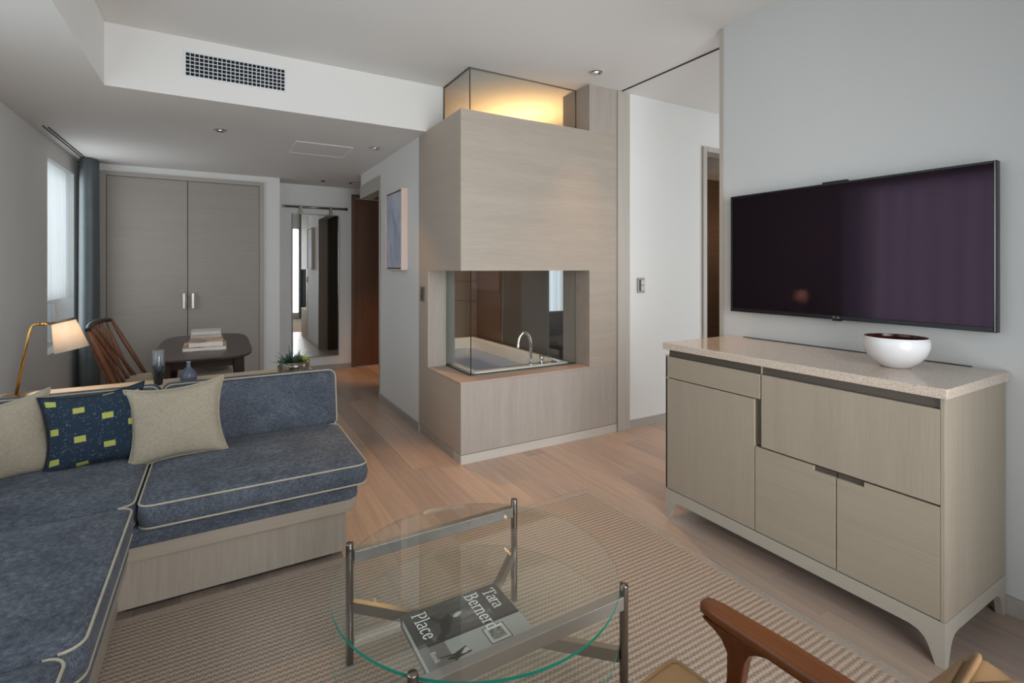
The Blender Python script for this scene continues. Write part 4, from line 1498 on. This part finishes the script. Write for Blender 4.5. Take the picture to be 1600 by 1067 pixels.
logo = MB()
write(logo, 'LG', (tx - .0012, 1.278, tz0 + .007), (0, -1, 0), (0, 0, 1), .0085, (.14, .14), .05)
logo.tube([(tx - .0010, 1.290 + .005 * math.cos(q * PI / 8), tz0 + .0112 + .005 * math.sin(q * PI / 8)) for q in range(16)], .0009, 5, True)
obj('logo', logo, plain('logo_silver', '#9a9aa0', .4), tv)

# ============================================================ COFFEE TABLE AND BOOK
ct = thing('coffee_table', 'round two tier glass coffee table on a bronze metal frame', 'coffee table', (.684, 1.382, 0))
CX, CY = .684, 1.382
posts = [(.370, 1.688), (.994, 1.688), (.996, 1.076), (.372, 1.076)]
RF = .0105
for (px, py) in posts:
    obj('leg', MB().lathe([(0, RF), (.0125, RF), (.0125, .399), (.0118, .402), (0, .402)], (px, py, 0), 20), M['bronze'], ct)
obj('top_bar', MB().box(.3825, .9815, 1.674, 1.702, .340, .3765), M['grey_bar'], ct, .001)
obj('top_bar', MB().box(.3845, .9835, 1.062, 1.090, .340, .3765), M['grey_bar'], ct, .001)
for (a, c) in ((0, 2), (1, 3)):
    p, q = Vector((*posts[a], 0)), Vector((*posts[c], 0))
    d = (q - p)
    L = d.length / 2 - .0125
    d.normalize()
    n_ = Vector((-d.y, d.x, 0))
    cc = (p + q) / 2 + Vector((0, 0, .2005))
    if a == 0:
        obj('stretcher', MB().obox(cc, d * L, n_ * .0105, Vector((0, 0, .0175))), M['bronze'], ct, .001)
    else:
        for s_ in (-1, 1):
            obj('stretcher', MB().obox(cc + d * s_ * (L + .011) / 2, d * (L - .011) / 2, n_ * .0105, Vector((0, 0, .0175))), M['bronze'], ct, .001)

mge, nt, b, out = newmat('green_glass_edge')
nt.nodes.remove(b)
# outward faces show the green depth of the glass; seen from inside the rim is almost clear
ge = N(nt, 'ShaderNodeNewGeometry')
tr = N(nt, 'ShaderNodeBsdfTransparent')
tr.inputs['Color'].default_value = (.86, .93, .90, 1)
dfu = N(nt, 'ShaderNodeBsdfTranslucent')
dfu.inputs['Color'].default_value = (.05, .50, .36, 1)
dfd = N(nt, 'ShaderNodeBsdfDiffuse')
dfd.inputs['Color'].default_value = (.04, .36, .26, 1)
ma = N(nt, 'ShaderNodeMixShader')
ma.inputs[0].default_value = .45
nt.links.new(dfu.outputs[0], ma.inputs[1])
nt.links.new(dfd.outputs[0], ma.inputs[2])
gls = N(nt, 'ShaderNodeBsdfGlossy')
gls.inputs['Roughness'].default_value = .05
gls.inputs['Color'].default_value = (.75, .85, .80, 1)
mc_ = N(nt, 'ShaderNodeMixShader')
mc_.inputs[0].default_value = .12
nt.links.new(tr.outputs[0], mc_.inputs[1])
nt.links.new(gls.outputs[0], mc_.inputs[2])
mb2 = N(nt, 'ShaderNodeMixShader')
nt.links.new(ge.outputs['Backfacing'], mb2.inputs[0])
nt.links.new(ma.outputs[0], mb2.inputs[1])
nt.links.new(mc_.outputs[0], mb2.inputs[2])
nt.links.new(mb2.outputs[0], out.inputs['Surface'])


def disc(name, r, z0, z1):
    n = 128
    pts = [(CX + r * math.cos(2 * PI * k / n), CY + r * math.sin(2 * PI * k / n)) for k in range(n)]
    mb = MB()
    mb.add([(p[0], p[1], z1) for p in pts], [tuple(range(n))])
    mb.add([(p[0], p[1], z0) for p in pts], [tuple(range(n - 1, -1, -1))])
    o = obj(name, mb, M['table_glass'], ct)
    e = MB()
    vs = [(p[0], p[1], z0) for p in pts] + [(p[0], p[1], z1) for p in pts]
    e.add(vs, [(k, (k + 1) % n, n + (k + 1) % n, n + k) for k in range(n)], True)
    obj('glass_edge', e, mge, o, label='green polished glass edge')
    return o


disc('glass_top', .4245, .3775, .3855)
disc('glass_shelf', .4200, .2185, .2250)

# book on the lower shelf
bx0, bx1, by0, by1, bz0, bz1 = .472, .790, 1.212, 1.472, .2253, .2570
bk = thing('photo_book', 'large black and white cover photo book lying on the lower glass shelf', 'book', (.63, 1.316, bz0))
mcv, nt, b, _ = newmat('cover_dark_photo')
sp2 = N(nt, 'ShaderNodeSeparateXYZ')
nt.links.new(coords(nt), sp2.inputs[0])
bn = noise(nt, coords(nt, (5, 22, 1)), 1, 3)
nt.links.new(ramp(nt, bn, [(.30, '#2c2c2e'), (.5, '#474747'), (.62, '#74746f'), (.75, '#94948f')]), b.inputs['Base Color'])
b.inputs['Roughness'].default_value = .35
obj('cover', MB().box(bx0, bx1, by0, by1, bz1 - .003, bz1).box(bx0, bx1, by0, by1, bz0, bz0 + .003).box(bx0, bx1, by1 - .003, by1, bz0 + .003, bz1 - .003), plain('cover_grey', '#66645f', .35), bk)
obj('pages', MB().box(bx0 + .004, bx1 - .004, by0 + .004, by1 - .003, bz0 + .003, bz1 - .003), M['paper'], bk)


def flat(mb, pts, z):
    ar = sum(pts[i][0] * pts[(i + 1) % len(pts)][1] - pts[(i + 1) % len(pts)][0] * pts[i][1] for i in range(len(pts)))
    if ar < 0:
        pts = pts[::-1]
    return mb.add([(p[0], p[1], z) for p in pts], [tuple(range(len(pts)))])


ZP = bz1 + .0003
obj('cover_photo', flat(MB(), [(.520, 1.316), (.720, 1.316), (.720, by1), (.520, by1)], ZP), mcv, bk)
obj('cover_photo', flat(flat(MB(), [(.720, 1.316), (bx1, 1.316), (bx1, by1), (.720, by1)], ZP), [(bx0, 1.316), (.520, 1.316), (.520, by1), (bx0, by1)], ZP), plain('cover_charcoal', '#383838', .35), bk)
obj('cover_photo', flat(MB(), [(.545, by0), (bx1, by0), (bx1, 1.316), (.545, 1.316)], ZP), plain('cover_pale_wall', '#a9aaa3', .35), bk)
obj('cover_photo', flat(MB(), [(bx0, by0), (.545, by0), (.545, 1.316), (bx0, 1.316)], ZP), plain('cover_warm_grey', '#77706a', .35), bk)
dk_ = MB()
flat(dk_, [(.497, 1.311), (bx1, 1.311), (bx1, 1.321), (.497, 1.321)], ZP + .0002)
# gown of the figure and the chair in the second photo
flat(dk_, [(.525, 1.325), (.553, 1.350), (.560, 1.385), (.535, 1.42), (.545, 1.43), (.570, 1.40), (.600, 1.41), (.604, 1.385), (.585, 1.36), (.575, 1.34), (.548, 1.318)], ZP + .0002)
flat(dk_, [(.510, 1.262), (.552, 1.256), (.590, 1.268), (.592, 1.262), (.572, 1.245), (.598, 1.246), (.598, 1.240), (.560, 1.236), (.540, 1.224), (.546, 1.236), (.530, 1.243), (.528, 1.248), (.550, 1.250), (.512, 1.258)], ZP + .0002)
flat(dk_, [(.655, 1.232), (.724, 1.232), (.724, 1.299), (.655, 1.299)], ZP + .0002)
obj('cover_dark_shapes', dk_, plain('cover_black', '#1b1b1b', .35), bk)
lt = MB()
flat(lt, [(.658, 1.235), (.721, 1.235), (.721, 1.296), (.658, 1.296)], ZP + .0004)
flat(lt, [(.568, 1.246), (.588, 1.263), (.594, 1.250), (.580, 1.243)], ZP + .0004)
flat(lt, [(.605, 1.388), (.612, 1.398), (.628, 1.404), (.640, 1.400), (.630, 1.390), (.616, 1.384)], ZP + .0004)
obj('cover_pale_shapes', lt, plain('cover_white', '#c9c8c2', .35), bk)
ar_ = flat(MB(), [(.668, 1.245), (.711, 1.245), (.711, 1.286), (.668, 1.286)], ZP + .0006)
mart, nt, b, _ = newmat('cover_art')
nt.links.new(ramp(nt, noise(nt, coords(nt, (90, 90, 90)), 1, 4), [(.35, '#3f403c'), (.6, '#8f8f86')]), b.inputs['Base Color'])
obj('cover_art', ar_, mart, bk)
lett = MB()
ZT = ZP + .0008
write(lett, 'Tara', (.7315, 1.452, ZT), (0, -1, 0), (1, 0, 0), .041)
write(lett, 'Bernerd', (.6715, 1.458, ZT), (0, -1, 0), (1, 0, 0), .0425, track=.055)
write(lett, 'Place', (.4975, 1.453, ZT), (0, -1, 0), (1, 0, 0), .043, track=.05)
write(lett, 'Rizzoli', (.4945, 1.287, ZT), (0, -1, 0), (1, 0, 0), .0135, (.11, .05))
obj('lettering', lett, M['lacetext'], bk)

# ============================================================ ARMCHAIR
ac = thing('armchair', 'teak armchair with tan leather cushions in the near right corner', 'armchair', (.668, .505, 0), None, R(6), True)
RZc = .0105
for sx in (-1, 1):
    xx = .315 * sx
    # arm: tapered rounded slab along y
    sec = []
    for (y, w, t, z) in ((.238, .010, .008, .535), (.232, .019, .013, .535), (.20, .026, .015, .535), (.05, .032, .0165, .531), (-.15, .030, .016, .520), (-.32, .024, .014, .505)):
        ring = []
        for k in range(12):
            q = 2 * PI * k / 12
            cx_, sz_ = math.cos(q), math.sin(q)
            ring.append((xx + w * math.copysign(abs(cx_) ** .5, cx_), y, z + t * math.copysign(abs(sz_) ** .6, sz_)))
        sec.append(ring)
    obj('armrest', MB().rings([list(reversed(r)) for r in sec]), M['teak'], ac)
    # front leg flares into the arm
    legs = []
    for (z, y, hy, hx) in ((RZc, .205, .012, .012), (.25, .175, .0145, .0135), (.42, .155, .0165, .015), (.470, .150, .020, .017), (.495, .150, .032, .020), (.508, .150, .050, .022), (.520, .148, .080, .024)):
        legs.append([(xx + a * hx, y + c * hy, z) for a, c in ((-1, -1), (1, -1), (1, 1), (-1, 1))])
    obj('leg', MB().rings(legs, smooth=False), M['teak_v'], ac, .004)
    legs = []
    for (z, y, hy, hx) in ((RZc, -.36, .014, .013), (.30, -.27, .020, .016), (.50, -.275, .022, .017), (.78, -.335, .014, .014)):
        legs.append([(xx * .97 + a * hx, y + c * hy, z) for a, c in ((-1, -1), (1, -1), (1, 1), (-1, 1))])
    obj('leg', MB().rings(legs, smooth=False), M['teak_v'], ac, .004)
    obj('side_rail', MB().box(xx - .013, xx + .013, -.26, .15, .27, .315), M['teak'], ac, .003)
obj('front_rail', MB().box(-.302, .302, .145, .170, .27, .312), M['teak'], ac, .003)
obj('back_rail', MB().box(-.295, .295, -.345, -.318, .70, .76), M['teak'], ac, .006)
m_ = MB()
l0, l1 = pad(m_, -.272, .272, -.20, .283, .318, .404, .018, .012, .008, .003)
c_ = obj('seat_cushion', m_, M['leather2'], ac)
obj('piping', MB().tube(l1, .004, 6, True), M['leather'], c_)
# back cushion leaning on the back rail
BT, BBt = Vector((0, -.262, .745)), Vector((0, -.050, .405))
up_ = (BT - BBt)
hb = up_.length
up_.normalize()
fw = Vector((0, up_.z, -up_.y))


def backmap(p):
    q = BBt + up_ * p[1] + fw * p[2]
    return (p[0], q.y, q.z)


m_ = MB()
l0, l1 = pad(m_, -.262, .262, 0, hb, -.06, .02, .03, .018, .012, .004, backmap)
c_ = obj('back_cushion', m_, M['leather'], ac)
obj('piping', MB().tube(l1, .004, 6, True).tube(l0, .004, 6, True), M['leather'], c_)
for xx in (.17, -.17):
    s_ = obj('strap', MB().tube([(xx, -.262, .748), (xx, -.30, .775), (xx, -.345, .772), (xx, -.36, .73)], .007, 8), M['leather'], ac)
    obj('buckle', MB().tube([(xx - .016, -.318, .785), (xx + .016, -.318, .785), (xx + .016, -.345, .782), (xx - .016, -.345, .782)], .0028, 6, True), M['steel'], s_)
